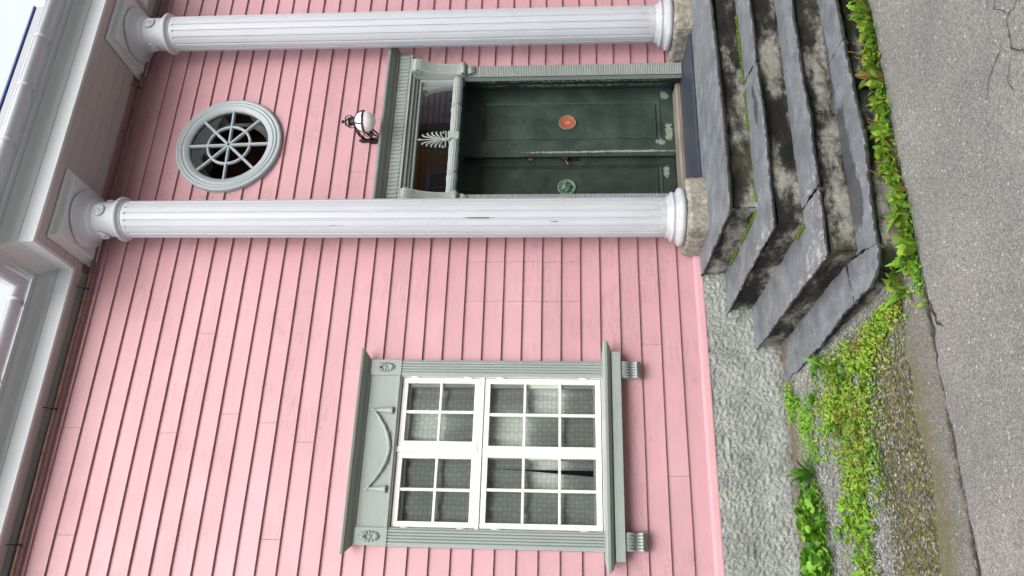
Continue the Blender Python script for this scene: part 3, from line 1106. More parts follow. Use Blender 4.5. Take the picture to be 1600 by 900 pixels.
# bundled rod over the door
mb = MB()
m4 = Matrix.Translation((3.36, -.005, 3.008)) @ Matrix.Rotation(R(90), 4, 'Y')
prof = [(.043, 0)] + [(.043 + .0015 * math.sin(i * .9), 1.27 * i / 60) for i in range(1, 60)] + [(.043, 1.27)]
mb.lathe(prof, 84, m4, mod=lambda r, t, h: r + .0045 * abs(math.sin(7 * t + .35 * math.sin(h * 22))))
mb.build('bundled_rod', 'grey', surround)
mb = MB()
for cx in (3.58, 4.31):
    for sg in (1, -1):
        for off in (-.007, .007):
            pts = []
            for i in range(11):
                t = -1 + 2 * i / 10
                an = t * R(95)
                pts.append((cx + off + sg * .045 * t, -.005 - .0485 * math.cos(an), 3.008 + .0485 * math.sin(an)))
            mb.tube(pts, .0045, 5)
mb.build('ribbon', 'grey', surround)
mb = MB()
mb.prism([(-.035, 2.962), (-.042, 2.975), (-.03, 3.0), (-.03, 3.03), (-.046, 3.05), (-.046, 3.062), (.046, 3.062), (.046, 3.05), (.03, 3.03), (.03, 3.0), (.042, 2.975), (.035, 2.962)], lambda p, t: (3.965 + p[0], t, p[1]), -.065, .02)
mb.build('rod_clasp', 'grey', surround, bevel=.003)
# anthemion standing in front of the fanlight
mb = MB()
ax, az, ay = 3.955, 3.062, -.002
for (tw, th) in ((.072, .078), (.073, .118), (.069, .158), (.060, .200), (.045, .243)):
    for s_ in (1, -1):
        p0, p1, p2, p3 = (.004, .02 + th * .30), (.012 + tw * .1, th * .62), (tw * .62, th * .96), (tw, th)
        pts, rad = [], []
        for k in range(10):
            t = k / 9
            c0, c1, c2, c3 = (1 - t) ** 3, 3 * t * (1 - t) ** 2, 3 * t * t * (1 - t), t ** 3
            pts.append((ax + s_ * (c0 * p0[0] + c1 * p1[0] + c2 * p2[0] + c3 * p3[0]), ay - .006, az + c0 * p0[1] + c1 * p1[1] + c2 * p2[1] + c3 * p3[1]))
            rad.append(.003 + .0052 * t)
        lx, _, lz = pts[-1]
        pts += [(lx + s_ * .010, ay - .006, lz - .006), (lx + s_ * .008, ay - .006, lz - .015)]
        rad += [.0075, .004]
        mb.tube(pts, rad, 7)
mb.tube([(ax, ay, az), (ax, ay - .006, az + .16), (ax, ay - .006, az + .235), (ax, ay - .006, az + .262), (ax, ay - .006, az + .292)], [.008, .006, .004, .0085, .002], 7)
mb.tube([(ax - .014, ay - .006, az + .268), (ax + .014, ay - .006, az + .268)], .003, 6)
for s_ in (1, -1):
    pts = [(ax + s_ * .008, ay - .008, az + .0), (ax + s_ * .02, ay - .008, az + .03), (ax + s_ * .05, ay - .008, az + .022)]
    for k in range(9):
        a = R(-60 + k * 38)
        r_ = .022 * (1 - k * .075)
        pts.append((ax + s_ * (.072 + r_ * math.sin(a)), ay - .008, az + .042 - r_ * math.cos(a)))
    mb.tube(pts, .0058, 7)
mb.tube([(ax, ay, az - .005), (ax, ay - .008, az + .03), (ax, ay - .008, az + .07)], [.012, .016, .008], 8)
mb.build('palmette_ornament', 'grey', surround)
# consoles
for cx in (4.69, 3.30):
    mb = MB()
    path = [(-.02, 3.43), (-.13, 3.43), (-.155, 3.415), (-.165, 3.39), (-.16, 3.36), (-.145, 3.335), (-.125, 3.30), (-.105, 3.25), (-.09, 3.19), (-.08, 3.12), (-.078, 3.05), (-.085, 2.99), (-.095, 2.965), (-.09, 2.945), (-.07, 2.935), (-.022, 2.94)]
    mb.prism(path, lambda p, t: (t, p[0], p[1]), cx - .062, cx + .062, smooth=False)
    for i in range(5):
        x = cx - .05 + .025 * i
        mb.tube([(x, p[0] + .003, p[1]) for p in path[1:-1]], .0115, 7)
    # spiral on each cheek
    for s_ in (-1, 1):
        for (cy, cz, r0, kk) in ((-.115, 3.375, .046, 22), (-.072, 2.965, .02, 12)):
            pts = []
            for k in range(kk):
                a = R(k * 38)
                r_ = r0 * (1 - k / (kk + 3))
                pts.append((cx + s_ * .064, cy - r_ * math.cos(a), cz + r_ * math.sin(a)))
            mb.tube(pts, .0055, 6)
    cb = mb.build('console', 'grey', surround)
    mb = MB()
    mb.tube([(cx - .062, -.085, 2.958), (cx + .062, -.085, 2.958)], .021, 14)
    mb.build('console_roll', 'grey', surround)
    mb = MB()
    vs = []
    for i in range(9):
        t = i / 8
        wd = .055 * math.sqrt(max(.02, 1 - t ** 2.2))
        for j in range(7):
            u = j / 6 * 2 - 1
            vs.append((cx + u * wd, -.05 - .03 * math.sin(math.pi * t) * (1 - .4 * u * u) - .005 * math.cos(u * 12), 2.935 - .085 * t))
    fs = [(i * 7 + j, i * 7 + j + 1, i * 7 + j + 8, i * 7 + j + 7) for i in range(8) for j in range(6)]
    mb.add(vs, fs, True)
    mb.build('console_leaf', 'grey', surround)
# green reveal round the door
mb = MB()
mb.add([(4.624, -.033, .93), (4.775, .40, .93), (4.775, .40, 2.965), (4.624, -.033, 2.965), (4.83, .42, .93), (4.83, .42, 2.965)],
       [(0, 1, 2, 3), (1, 4, 5, 2)])
mb.add([(3.358, -.02, .93), (3.215, .40, .93), (3.215, .40, 2.965), (3.358, -.02, 2.965)], [(0, 1, 2, 3)])
mb.add([(3.358, -.02, 2.963), (3.215, .42, 2.963), (4.775, .42, 2.963), (4.632, -.02, 2.963)], [(0, 1, 2, 3)])
mb.build('door_reveal', 'reveal', surround)
MB().box(3.3, 4.7, .121, .44, 2.968, 3.3).build('lintel', 'dark_room', surround)
mb = MB()
rings = []
for x in frange(3.33, 4.67, .03):
    a = .004 * nz(x, 0, 0, 18)
    b_ = .004 * nz(x, 3, 0, 30)
    rings.append([(x, .16 + a, .90), (x, .155 + a, .945 + b_), (x, .17 + b_, .962 + b_), (x, .35, .968), (x, .36, .90)])
mb.loft(rings)
mb.build('threshold', 'bare_wood', surround)


def leaf_door(x0, x1, y, hinge, px0, px1, dm='door'):
    """one door leaf: slab with a long fielded panel"""
    z0, z1 = .968, 2.966
    d_ = MB().box(x0, px0, y, y + .045, z0, z1).box(px1, x1, y, y + .045, z0, z1).box(px0, px1, y, y + .045, z0, 1.09).box(px0, px1, y, y + .045, 2.81, z1).build('door_leaf', dm, house, bevel=.003)
    MB().box(px0, px1, y + .018, y + .04, 1.09, 2.81).build('panel', dm, d_)
    MB().box(px0 + .045, px1 - .045, y + .008, y + .017, 1.135, 2.765).build('raised_field', dm, d_, bevel=.006)
    # moulding
    mb = MB()
    pr = [(0, 0), (.006, -.006), (.014, -.006), (.02, .004), (.028, .012), (.03, .018), (0, .018)]
    for (ax_, a, b, c, sg) in (('x', px0, px1, 1.09, 1), ('x', px0, px1, 2.81, -1), ('z', 1.09, 2.81, px0, 1), ('z', 1.09, 2.81, px1, -1)):
        if ax_ == 'x':
            rings = [[(a + p[0] * 1, y + p[1], c + sg * p[0]) for p in pr], [(b - p[0], y + p[1], c + sg * p[0]) for p in pr]]
        else:
            rings = [[(c + sg * p[0], y + p[1], a + p[0]) for p in pr], [(c + sg * p[0], y + p[1], b - p[0]) for p in pr]]
        mb.loft(rings)
    mb.build('panel_moulding', dm, d_)
    return d_


dr = leaf_door(3.985, 4.775, .33, 1, 4.135, 4.61)
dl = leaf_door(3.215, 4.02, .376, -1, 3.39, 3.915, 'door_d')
MB().box(3.972, 4.0, .318, .332, .968, 2.966).build('closing_strip', 'door', dr, bevel=.004)
# red roundel whose relief is lost, on the right leaf
def disc(cx, y, cz, prof, mat, parent, name, sx=1.0, seg=28, wob=.03, caps=True):
    m4 = Matrix.Translation((cx, y, cz)) @ Matrix.Rotation(R(90), 4, 'X') @ Matrix.Diagonal((sx, 1, 1, 1))
    mb = MB()
    mb.lathe(prof, seg, m4, caps=caps, mod=lambda r, t, h: r * (1 + wob * math.sin(3 * t + 1) + wob * .6 * math.sin(7 * t)))
    return mb.build(name, mat, parent)


red = disc(4.362, .338, 1.98, [(.001, -.002), (.082, -.002), (.082, .004), (.074, .010), (.066, .006), (.001, .007)], 'red', dr, 'roundel')
disc(4.362, .331, 1.965, [(.001, 0), (.040, 0), (.034, .004), (.001, .005)], 'red_c', dr, 'roundel_scar', .62, 16, .10)
disc(4.362, .3345, 1.98, [(.071, -.003), (.083, -.003), (.085, .006), (.078, .010), (.074, .005), (.074, -.003)], 'verdigris', dr, 'roundel_rim', caps=False)
# round relief with a head on the left leaf
disc(3.672, .384, 1.985, [(.001, -.002), (.088, -.002), (.088, .006), (.082, .014), (.074, .012), (.068, .006), (.001, .007)], 'verdigris', dl, 'relief_roundel', 1, 32, .0)
mb = MB()
for i in range(26):
    a = 2 * math.pi * i / 26
    m4 = Matrix.Translation((3.672 + .0785 * math.cos(a), .371, 1.985 + .0785 * math.sin(a)))
    mb.lathe([(.001, -.005), (.0055, 0), (.001, .005)], 6, m4)
m4 = Matrix.Translation((3.672, .377, 1.985)) @ Matrix.Diagonal((1, .8, 1.1, 1))
mb.lathe([(.001, -.05), (.018, -.042), (.028, -.024), (.033, 0), (.033, .02), (.024, .038), (.001, .045)], 14, m4, mod=lambda r, t, h: r * (1 + .06 * math.sin(5 * t + h * 60)))
mb.tube([(3.672, .350, 2.005), (3.672, .335, 1.985), (3.672, .348, 1.975)], [.004, .008, .006], 6)
for s_ in (-1, 1):
    mb.tube([(3.672 + s_ * .026, .357, 1.998), (3.672 + s_ * .01, .347, 2.006)], [.003, .005], 5)
    mb.tube([(3.672 + s_ * .034, .368, 2.02), (3.672 + s_ * .046, .368, 1.99), (3.672 + s_ * .036, .366, 1.95)], [.01, .013, .006], 7)
mb.tube([(3.652, .353, 1.962), (3.672, .345, 1.958), (3.692, .353, 1.962)], .005, 5)
mb.build('relief_head', 'verdigris', dl)
disc(3.985, .376, 2.326, [(.001, -.003), (.026, -.003), (.026, .008), (.020, .012), (.008, .010), (.001, .010)], 'rust', dl, 'keyhole_cover', 1, 18, .02)
mb = MB()
mb.prism([(-.011, -.10), (-.016, -.06), (-.009, -.03), (-.018, 0), (-.010, .03), (-.014, .06), (0, .085), (.014, .06), (.010, .03), (.018, 0), (.009, -.03), (.016, -.06), (.011, -.10)], lambda p, t: (3.965 + p[0], t, 1.96 + p[1]), .369, .377)
mb.build('handle_plate', 'iron', dl)
mb = MB()
mb.tube([(3.965, .37, 1.985), (3.965, .335, 1.985), (3.95, .325, 1.985), (3.925, .322, 1.995), (3.90, .325, 1.98), (3.885, .327, 1.96)], [.009, .008, .008, .0075, .008, .011], 8)
mb.tube([(3.965, .34, 1.985), (3.962, .33, 2.01), (3.96, .335, 2.022)], [.006, .005, .009], 7)
mb.build('door_handle', 'brass', dl)

# ---- entablature and eaves: one profile run along the porch and the wall
PATH = [(9.0, -.19), (5.44, -.19), (5.44, -.73), (2.57, -.73), (2.57, -.19), (-3.0, -.19)]


def offset_path(a):
    # outward offset: the wall run goes to -y, the porch returns go to -x / +x
    return [(9.0, -.19 - a), (5.44 + a, -.19 - a), (5.44 + a, -.73 - a), (2.57 - a, -.73 - a), (2.57 - a, -.19 - a), (-3.0, -.19 - a)]


def run(name, prof, mat, parent, closed=True, smooth=False, bevel=0.0, fall=(0, 0, 0, 0, 0, 0)):
    rings = []
    P = [offset_path(a) for a, z in prof]
    mb = MB()
    for i in range(6):
        rings.append([(P[k][i][0], P[k][i][1], prof[k][1] + fall[i]) for k in range(len(prof))])
    mb.loft(rings, closed=closed, caps=closed, smooth=smooth)
    return mb.build(name, mat, parent, bevel=bevel)


run('architrave', [(0, 6.155), (0, 6.285), (-.03, 6.285), (-.03, 6.155)], 'cornice', house, bevel=.003)
cor = run('cornice', [(-.03, 6.288), (-.004, 6.288), (.002, 6.292), (.018, 6.330), (.044, 6.362), (.080, 6.390), (.083, 6.402), (.092, 6.410), (.102, 6.410), (.110, 6.402), (.114, 6.396), (.120, 6.402), (.118, 6.414), (.132, 6.432), (.15, 6.46), (.158, 6.50), (.158, 6.53), (-.03, 6.53)], 'cornice', house, bevel=.0015)
# soffit boards under the porch, running along it
ys = [-.70, -.585, -.46, -.335, -.21, -.085]
for a, b in zip(ys[:-1], ys[1:]):
    MB().box(2.601, 5.409, a + .0012, b - .0012, 6.158 + random.uniform(0, .003), 6.18).build('soffit_board', 'soffit', house, bevel=.0015)
MB().box(2.601, 5.409, -.083, .03, 6.19, 6.2).build('soffit_backing', 'pink', house)
for (a, b) in ((-3.0, 2.60), (5.41, 9.0)):
    MB().box(a, b, -.159, -.062, 6.159, 6.18).build('soffit_board', 'soffit', house, bevel=.0015)
    MB().box(a, b, -.058, -.002, 6.150, 6.18).build('soffit_strip', 'grey', house, bevel=.004)
# roof
mb = MB()
mb.add([(-3, -.34, 6.52), (9, -.34, 6.52), (9, 2.5, 8.0), (-3, 2.5, 8.0), (-3, 5.3, 6.6), (9, 5.3, 6.6)], [(0, 1, 2, 3), (3, 2, 5, 4)])
mb.add([(2.42, -.88, 6.53), (5.59, -.88, 6.53), (5.59, -.3, 6.56), (2.42, -.3, 6.56)], [(0, 1, 2, 3)])
mb.build('roof', 'roof', house)
mb = MB()
mb.prism([(-.88, 6.532), (-.885, 6.60), (-.875, 6.66), (-.85, 6.672), (-.80, 6.672), (-.80, 6.532)], lambda p, t: (t, p[0], p[1]), 2.45, 4.80)
mb.build('roof_edge_flashing', 'roof_edge', house, bevel=.003)
MB().box(2.45, 4.81, -.885, -.79, 6.674, 6.686).build('roof_edge_strip', 'blue', house)
# gutter: round bodied channel with bands
ga, gzc, gr = .220, 6.452, .056
prof = [(ga + gr * math.cos(R(t)), gzc + gr * math.sin(R(t))) for t in range(-200, 21, 20)]
prof += [(ga + (gr + .006) * math.cos(R(22)), gzc + .028)]
prof += [(ga + (gr - .004) * math.cos(R(t)), gzc + (gr - .004) * math.sin(R(t))) for t in range(20, -201, -20)]
gut = run('gutter', prof, 'gutter', house, smooth=True, fall=(-.05, -.03, 0, 0, -.03, -.05))
mb = None
def gut_band(cx, cy, dx, dy, dz=0.0):
    mb = MB()
    for k in (-1, 1):
        pass
    rings = []
    for off in (-.014, .014):
        rings.append([(cx + (dx * (gr + .005) * math.cos(R(t)) if dx else off), cy + (dy * (gr + .005) * math.cos(R(t)) if dy else off), gzc + dz + (gr + .006) * math.sin(R(t))) for t in range(-205, 26, 15)])
    mb.loft(rings, closed=False, caps=False, smooth=True)
    ex = cx - dx * (gr + .03)
    ey = cy - dy * (gr + .03)
    mb.box(min(ex, ex + dx * .05) - .011 * (dx == 0), max(ex, ex + dx * .05) + .011 * (dx == 0), min(ey, ey + dy * .05) - .011 * (dy == 0), max(ey, ey + dy * .05) + .011 * (dy == 0), gzc + dz + .004, gzc + dz + .018)
    mb.build('gutter_bracket', 'gutter', gut)


for x in (2.65, 3.35, 3.88, 4.38, 4.95, 5.5):
    gut_band(x, -.73 - ga, 0, -1)
for x in (2.2, 1.55, .9, .2):
    gut_band(x, -.19 - ga, 0, -1, -.038)
gut_band(2.57 - ga, -.62, -1, 0)

# ------------------------------------------------------------------ columns
def column(cx, label):
    cy = -.27
    t = thing('column', (cx, cy, .893), label, 'column', 'white fluted porch columns')
    # rough stone plinth
    mb = MB()
    st = .012
    h = .243
    z0, z1 = .893, 1.044
    x0, x1, y0, y1 = cx - h, cx + h, cy - h + .01, cy + h + .005
    def chip(x, y, z):
        e = 0
        v = Vector((x, y, z))
        d_ = .006 * noise.noise(v * 14) + .004 * noise.noise(v * 45)
        # chipped corners
        k = 0
        nx = min(abs(x - x0), abs(x - x1))
        ny = min(abs(y - y0), abs(y - y1))
        nzv = abs(z - z1)
        ds = sorted((nx, ny, nzv))
        k = max(0, .022 - ds[0] - ds[1]) * (.55 + .9 * abs(noise.noise(v * 20)))
        c = Vector((cx, cy, (z0 + z1) / 2))
        dr_ = (v - c)
        return tuple(v - dr_.normalized() * (k * 1.2) + dr_.normalized() * d_)
    for face in range(5):
        if face == 0:
            g = [[(x, y0, z) for z in frange(z0, z1, st)] for x in frange(x0, x1, st)]
        elif face == 1:
            g = [[(x0, y, z) for z in frange(z0, z1, st)] for y in frange(y0, y1, st)]
        elif face == 2:
            g = [[(x1, y, z) for z in frange(z0, z1, st)] for y in frange(y0, y1, st)]
        elif face == 3:
            g = [[(x, y1, z) for z in frange(z0, z1, st)] for x in frange(x0, x1, st)]
        else:
            g = [[(x, y, z1) for y in frange(y0, y1, st)] for x in frange(x0, x1, st)]
        mb.loft([[chip(*p) for p in r_] for r_ in g], closed=False, caps=False, smooth=True)
    mb.build('plinth', 'stone', t)
    B = Matrix.Translation((cx, cy, 0))
    mb = MB()
    mb.lathe([(.10, 1.046), (.222, 1.046), (.236, 1.056), (.241, 1.074), (.236, 1.092), (.224, 1.100), (.214, 1.102), (.205, 1.108), (.198, 1.122), (.197, 1.13), (.204, 1.138), (.204, 1.148), (.194, 1.154), (.180, 1.158), (.172, 1.172), (.167, 1.19)], 64, B)
    mb.build('base', 'white_col', t)
    # fluted shaft
    zs_ = [1.188, 1.23, 1.236, 1.245] + frange(1.30, 5.60, .25) + [5.668, 5.678, 5.686, 5.72]
    mb = MB()
    NF, per = 16, [(0, 0), (.34, 0), (.38, .4), (.43, 1), (.57, 1), (.62, .4), (.66, 0), (.83, 0)]
    rings = []
    for z in zs_:
        r0 = .1635 + .0025 * math.sin(math.pi * (z - 1.2) / 4.5) - .006 * max(0, (z - 1.2) / 4.5)
        dep = 0 if (z < 1.236 or z > 5.68) else .011
        ring = []
        for i in range(NF):
            for (o, q) in per:
                a = 2 * math.pi * (i + o + .12) / NF
                rr = r0 - dep * q
                ring.append((cx + rr * math.cos(a), cy + rr * math.sin(a), z))
        rings.append(ring)
    mb.loft(rings, smooth=True)
    sh = mb.build('shaft', 'white_col', t)
    es = sh.modifiers.new("split", 'EDGE_SPLIT')
    es.split_angle = R(28)
    # necking, astragal, echinus
    mb = MB()
    mb.lathe([(.157, 5.715), (.162, 5.720), (.166, 5.726), (.166, 5.734), (.178, 5.738), (.189, 5.748), (.192, 5.760), (.188, 5.772), (.176, 5.782), (.160, 5.788), (.154, 5.795), (.151, 5.85), (.151, 5.965), (.155, 5.975), (.162, 5.978), (.162, 5.986), (.167, 5.990), (.171, 5.996), (.171, 6.004), (.176, 6.010), (.192, 6.026), (.214, 6.044), (.238, 6.056), (.250, 6.066), (.254, 6.078), (.252, 6.090), (.10, 6.092)], 64, B)
    cp = mb.build('capital', 'white_col', t)
    for k in range(4):
        a = R(-90 + 90 * k + 2)
        m4 = B @ Matrix.Rotation(a, 4, 'Z') @ Matrix.Translation((.148, 0, 5.912)) @ Matrix.Rotation(R(90), 4, 'Y')
        mb = MB()
        mb.lathe([(.052, 0), (.052, .014), (.047, .020), (.040, .016), (.037, .010), (.033, .012), (.028, .020), (.022, .016), (.018, .012), (.013, .018), (.009, .024), (.001, .026)], 28, m4)
        mb.build('rosette', 'white_col', cp)
    # abacus
    prof = [(.268, 6.093), (.274, 6.096), (.274, 6.108), (.279, 6.114), (.284, 6.126), (.300, 6.140), (.316, 6.144), (.322, 6.148), (.322, 6.1565)]
    rings = []
    ccx, ccy = cx - .008, -.287
    for h_, z in prof:
        rings.append([(ccx - h_, ccy - h_, z), (ccx + h_, ccy - h_, z), (ccx + h_, ccy + .282, z), (ccx - h_, ccy + .282, z)])
    MB().loft(rings).build('abacus', 'cornice', t, bevel=.002)
    return t


column(3.005, 'white fluted column nearer the lace curtained window, on a rough stone plinth')
column(5.005, 'white fluted column farther from the lace curtained window, beyond the green door')

# ------------------------------------------------------------------ stone steps
steps = thing('stone_steps', (4.0, -1.0, .12), 'worn grey slate steps with dark weathered risers leading up to the green door', 'steps')


def slab(poly, ztop, th=.045, jag=.010, seed=0, rough_edges=None, zoff=0.0):
    """flagstone with split, uneven edges"""
    rnd = random.Random(seed)
    pts = []
    n = len(poly)
    for i in range(n):
        a, b = poly[i], poly[(i + 1) % n]
        L = math.hypot(b[0] - a[0], b[1] - a[1])
        k = max(1, int(L / .022)) if (rough_edges is None or i in rough_edges) else 1
        nx_, ny_ = (b[1] - a[1]) / L, -(b[0] - a[0]) / L
        for j in range(k):
            t = j / k
            x, y = a[0] + (b[0] - a[0]) * t, a[1] + (b[1] - a[1]) * t
            if k > 1:
                d_ = jag * (1.5 * nz(x, y, seed, 4) + 1.0 * nz(x, y, seed + 4, 15) * (1 + nz(x, y, seed, 3)) + .35 * nz(x, y, 2, 50)) if j else 0
                pts.append((x + nx_ * d_, y + ny_ * d_, nx_, ny_, 1))
            else:
                pts.append((x, y, nx_, ny_, 0))
    mb = MB()
    rings = []
    for lv, (dz, out) in enumerate(((-th * .8, -.020), (-th * .6, -.010), (-th * .35, .000), (-.004, .001), (0, -.003))):
        ring = []
        for (x, y, nx_, ny_, r_) in pts:
            o = (out + (.006 * nz(x, y, lv * 2.3 + seed, 30) if 0 < lv < 4 else 0)) * r_
            ring.append((x + nx_ * o, y + ny_ * o, ztop + zoff + dz + (.0015 * nz(x, y, 9, 6) if lv > 2 else 0)))
        rings.append(ring)
    mb.loft(rings)
    o = mb.build('slab', 'slate', steps)
    o.data.materials.append(M['slate_edge'])
    for p in o.data.polygons:
        if abs(p.normal.z) < .75 or p.normal.z < 0:
            p.material_index = 1
    return o


def mirror(poly):
    return [(8.01 - x, y) for x, y in poly][::-1]


# polygons are listed anticlockwise seen from above (outward normal = (dy,-dx))
XR = 8.01
L0 = [(2.545, -1.225), (3.2, -1.262), (4.4, -1.20), (XR - 2.545, -1.20), (XR - 2.56, -.03), (2.575, -.03)]
slab(L0, .892, .04, .014, 1, {0, 1, 2, 3, 5})
# second tread: front slabs and side slabs
for mir in (False, True):
    f = mirror if mir else (lambda p: p)
    s0 = 50 if mir else 0
    T2a = [(2.26, -1.55), (3.535, -1.565), (3.60, -1.15), (2.575, -1.15), (2.60, -1.03), (2.262, -1.03)]
    slab(f([(2.262, -1.508), (2.95, -1.568), (3.525, -1.54), (3.60, -1.15), (2.585, -1.15), (2.585, -1.045), (2.275, -1.06)]), .702, .034, .014, 3 + s0, None)
    slab(f([(2.285, -1.05), (2.60, -1.035), (2.60, -.035), (2.262, -.035)]), .702, .034, .014, 4 + s0, {0, 2, 3}, -.004)
slab([(3.54, -1.54), (XR - 3.54, -1.54), (XR - 3.61, -1.15), (3.61, -1.15)], .702, .034, .014, 6, None, -.003)
# third tread
slab([(2.385, -1.822), (2.8, -1.842), (3.40, -1.815), (3.44, -1.44), (2.41, -1.44)], .512, .036, .014, 7)
slab([(1.94, -1.787), (2.372, -1.82), (2.397, -1.44), (2.30, -1.44), (2.30, -.035), (1.945, -.035)], .512, .036, .014, 8, None, -.005)
slab(mirror([(1.935, -1.80), (2.372, -1.815), (2.397, -1.44), (2.30, -1.44), (2.30, -.035), (1.945, -.035)]), .512, .036, .014, 58, None, -.005)
slab([(3.41, -1.815), (XR - 2.385, -1.815), (XR - 2.41, -1.44), (3.45, -1.44)], .512, .036, .014, 9, None, -.002)
# bottom tread
slab([(1.90, -2.025), (2.6, -2.085), (3.265, -2.05), (3.285, -1.70), (2.01, -1.70), (2.005, -1.60)], .322, .042, .016, 10)
slab([(3.275, -2.05), (3.6, -2.03), (XR - 2.0, -2.03), (XR - 2.0, -1.70), (3.295, -1.70)], .322, .042, .016, 11, None, -.003)
slab([(1.715, -1.60), (1.735, -1.90), (1.80, -2.0), (1.893, -2.03), (1.995, -1.595), (1.99, -1.57)], .322, .042, .016, 12, None, -.004)
slab([(1.72, -1.59), (1.985, -1.565), (1.985, -.04), (1.66, -.04)], .322, .04, .014, 13, None, -.002)
slab(mirror([(1.715, -1.60), (1.735, -1.90), (1.80, -2.0), (1.893, -2.03), (1.99, -1.70), (1.985, -.04), (1.66, -.04)]), .322, .042, .016, 14)


def riser(path, z0, z1, name='riser', amp=.014):
    """rough masonry face following a plan path (outward normal = (dy,-dx))"""
    mb = MB()
    rings = []
    for (a, b) in zip(path[:-1], path[1:]):
        L = math.hypot(b[0] - a[0], b[1] - a[1])
        nx_, ny_ = (b[1] - a[1]) / L, -(b[0] - a[0]) / L
        k = int(L / .02)
        for j in range(k + 1):
            t = j / k
            x, y = a[0] + (b[0] - a[0]) * t, a[1] + (b[1] - a[1]) * t
            ring = []
            for z in frange(z0, z1, .018):
                d_ = amp * (1.1 * nz(x, y, z, 7) + .55 * nz(x, y, z, 24)) + .006 * nz(x, y, z, 60)
                ring.append((x + nx_ * d_, y + ny_ * d_, z))
            rings.append(ring)
    mb.loft(rings, closed=False, caps=False, smooth=True)
    return mb.build(name, 'riser', steps)


riser([(2.61, -.03), (2.585, -1.19)], .66, .85)
riser([(2.585, -1.19), (XR - 2.585, -1.19)], .66, .85)
riser([(XR - 2.585, -1.19), (XR - 2.60, -.03)], .66, .85)
riser([(2.295, -.03), (2.295, -1.50)], .46, .665)
riser([(2.295, -1.50), (XR - 2.295, -1.50)], .46, .665)
riser([(XR - 2.295, -1.50), (XR - 2.295, -.03)], .46, .665)
riser([(1.985, -.03), (1.975, -1.775)], .27, .47)
riser([(1.975, -1.775), (XR - 1.975, -1.775)], .27, .47)
riser([(XR - 1.975, -1.775), (XR - 1.985, -.03)], .27, .47)
riser([(1.70, -.03), (1.76, -1.58), (1.79, -1.90), (1.93, -1.995)], .03, .277)
riser([(1.93, -1.995), (XR - 1.93, -2.015)], .03, .277)
riser([(XR - 1.93, -1.99), (XR - 1.70, -.03)], .03, .277)
# dark doorstep slab
mb = MB()
rings = [[(3.28, -.40, .894), (3.28, -.40, .918), (3.28, -.03, .922), (3.28, .15, .922), (3.28, .15, .894)],
         [(4.745, -.43, .894), (4.745, -.43, .918), (4.745, -.03, .922), (4.745, .15, .922), (4.745, .15, .894)]]
mb.loft(rings)
mb.build('doorstep', 'doorstep', steps, bevel=.005)

# moss along the back of the second tread and in the joints
def moss_line(pts, wd, ht, name='moss'):
    mb = MB()
    rnd = random.Random(5)
    for (a, b) in zip(pts[:-1], pts[1:]):
        L = math.dist(a, b)
        for j in range(int(L / .0042)):
            t = rnd.random()
            x, y, z = [a[i] + (b[i] - a[i]) * t for i in range(3)]
            if nz(x, y, z, 4) < -.22:
                continue
            x += rnd.gauss(0, wd * .35)
            y += rnd.gauss(0, wd * .35)
            r_ = rnd.uniform(.005, .015)
            m4 = Matrix.Translation((x, y, z)) @ Matrix.Rotation(rnd.uniform(0, 3), 4, 'Z') @ Matrix.Diagonal((1, 1, .8, 1))
            mb.lathe([(.0005, -r_ * .3), (r_, 0), (r_ * .7, r_ * .7), (.0005, r_ * ht)], 5, m4)
    o = mb.build(name, 'moss', None)
    o['kind'] = 'stuff'
    o['label'] = 'green moss growing in the joint at the back of a slate step'
    o['category'] = 'moss'
    return o


moss_line([(2.62, -1.19, .702), (3.4, -1.20, .702), (5.3, -1.20, .702)], .034, 1.2)
moss_line([(2.56, -1.17, .702), (2.56, -.75, .702), (2.58, -.15, .702)], .02, 1.2)
moss_line([(2.28, -1.50, .512), (2.27, -1.35, .512)], .03, 1.2)
moss_line([(1.9, -2.04, .15), (2.4, -2.05, .15), (3.6, -2.05, .15), (5, -2.05, .15)], .04, 1.0)

# ------------------------------------------------------------------ wall pipe
pipe = thing('wall_pipe', (4.0, -.05, 6.08), 'thin brown metal pipe running along the pink wall just under the soffit', 'pipe')
mb = MB()
pts = [(x, -.050 + .004 * nz(x, 0, 0, 1.5), 6.098 - .006 * abs(x - 4) * .6 + .004 * nz(x, 2, 0, 2)) for x in frange(-3, 9, .2)]
mb.tube(pts, .0155, 10)
mb.build('tube', 'pipe', pipe)
for x in (4.05, -.9, 7):
    z = 6.098 - .0036 * abs(x - 4)
    mb = MB()
    m4 = Matrix.Translation((x - .05, -.05, z)) @ Matrix.Rotation(R(90), 4, 'Y')
    mb.lathe([(.0155, 0), (.022, .002), (.022, .02), (.018, .024), (.018, .07), (.022, .074), (.022, .092), (.0155, .094)], 12, m4)
    mb.tube([(x, -.05, z), (x, -.06, z + .03), (x, -.075, z + .04)], [.008, .007, .009], 7)
    mb.build('joint', 'pipe', pipe)
for x in (4.55, 2.93, 2.45, 1.4, .36, -.8):
    z = 6.098 - .0036 * abs(x - 4)
    mb = MB()
    mb.tube([(x, -.11, 6.152), (x, -.10, 6.135), (x, -.062, z + .012), (x, -.05, z + .018)], .0035, 6)
    m4 = Matrix.Translation((x - .008, -.05, z)) @ Matrix.Rotation(R(90), 4, 'Y')
    mb.lathe([(.016, 0), (.020, 0), (.020, .016), (.016, .016)], 12, m4)
    mb.build('hanger', 'iron', pipe)

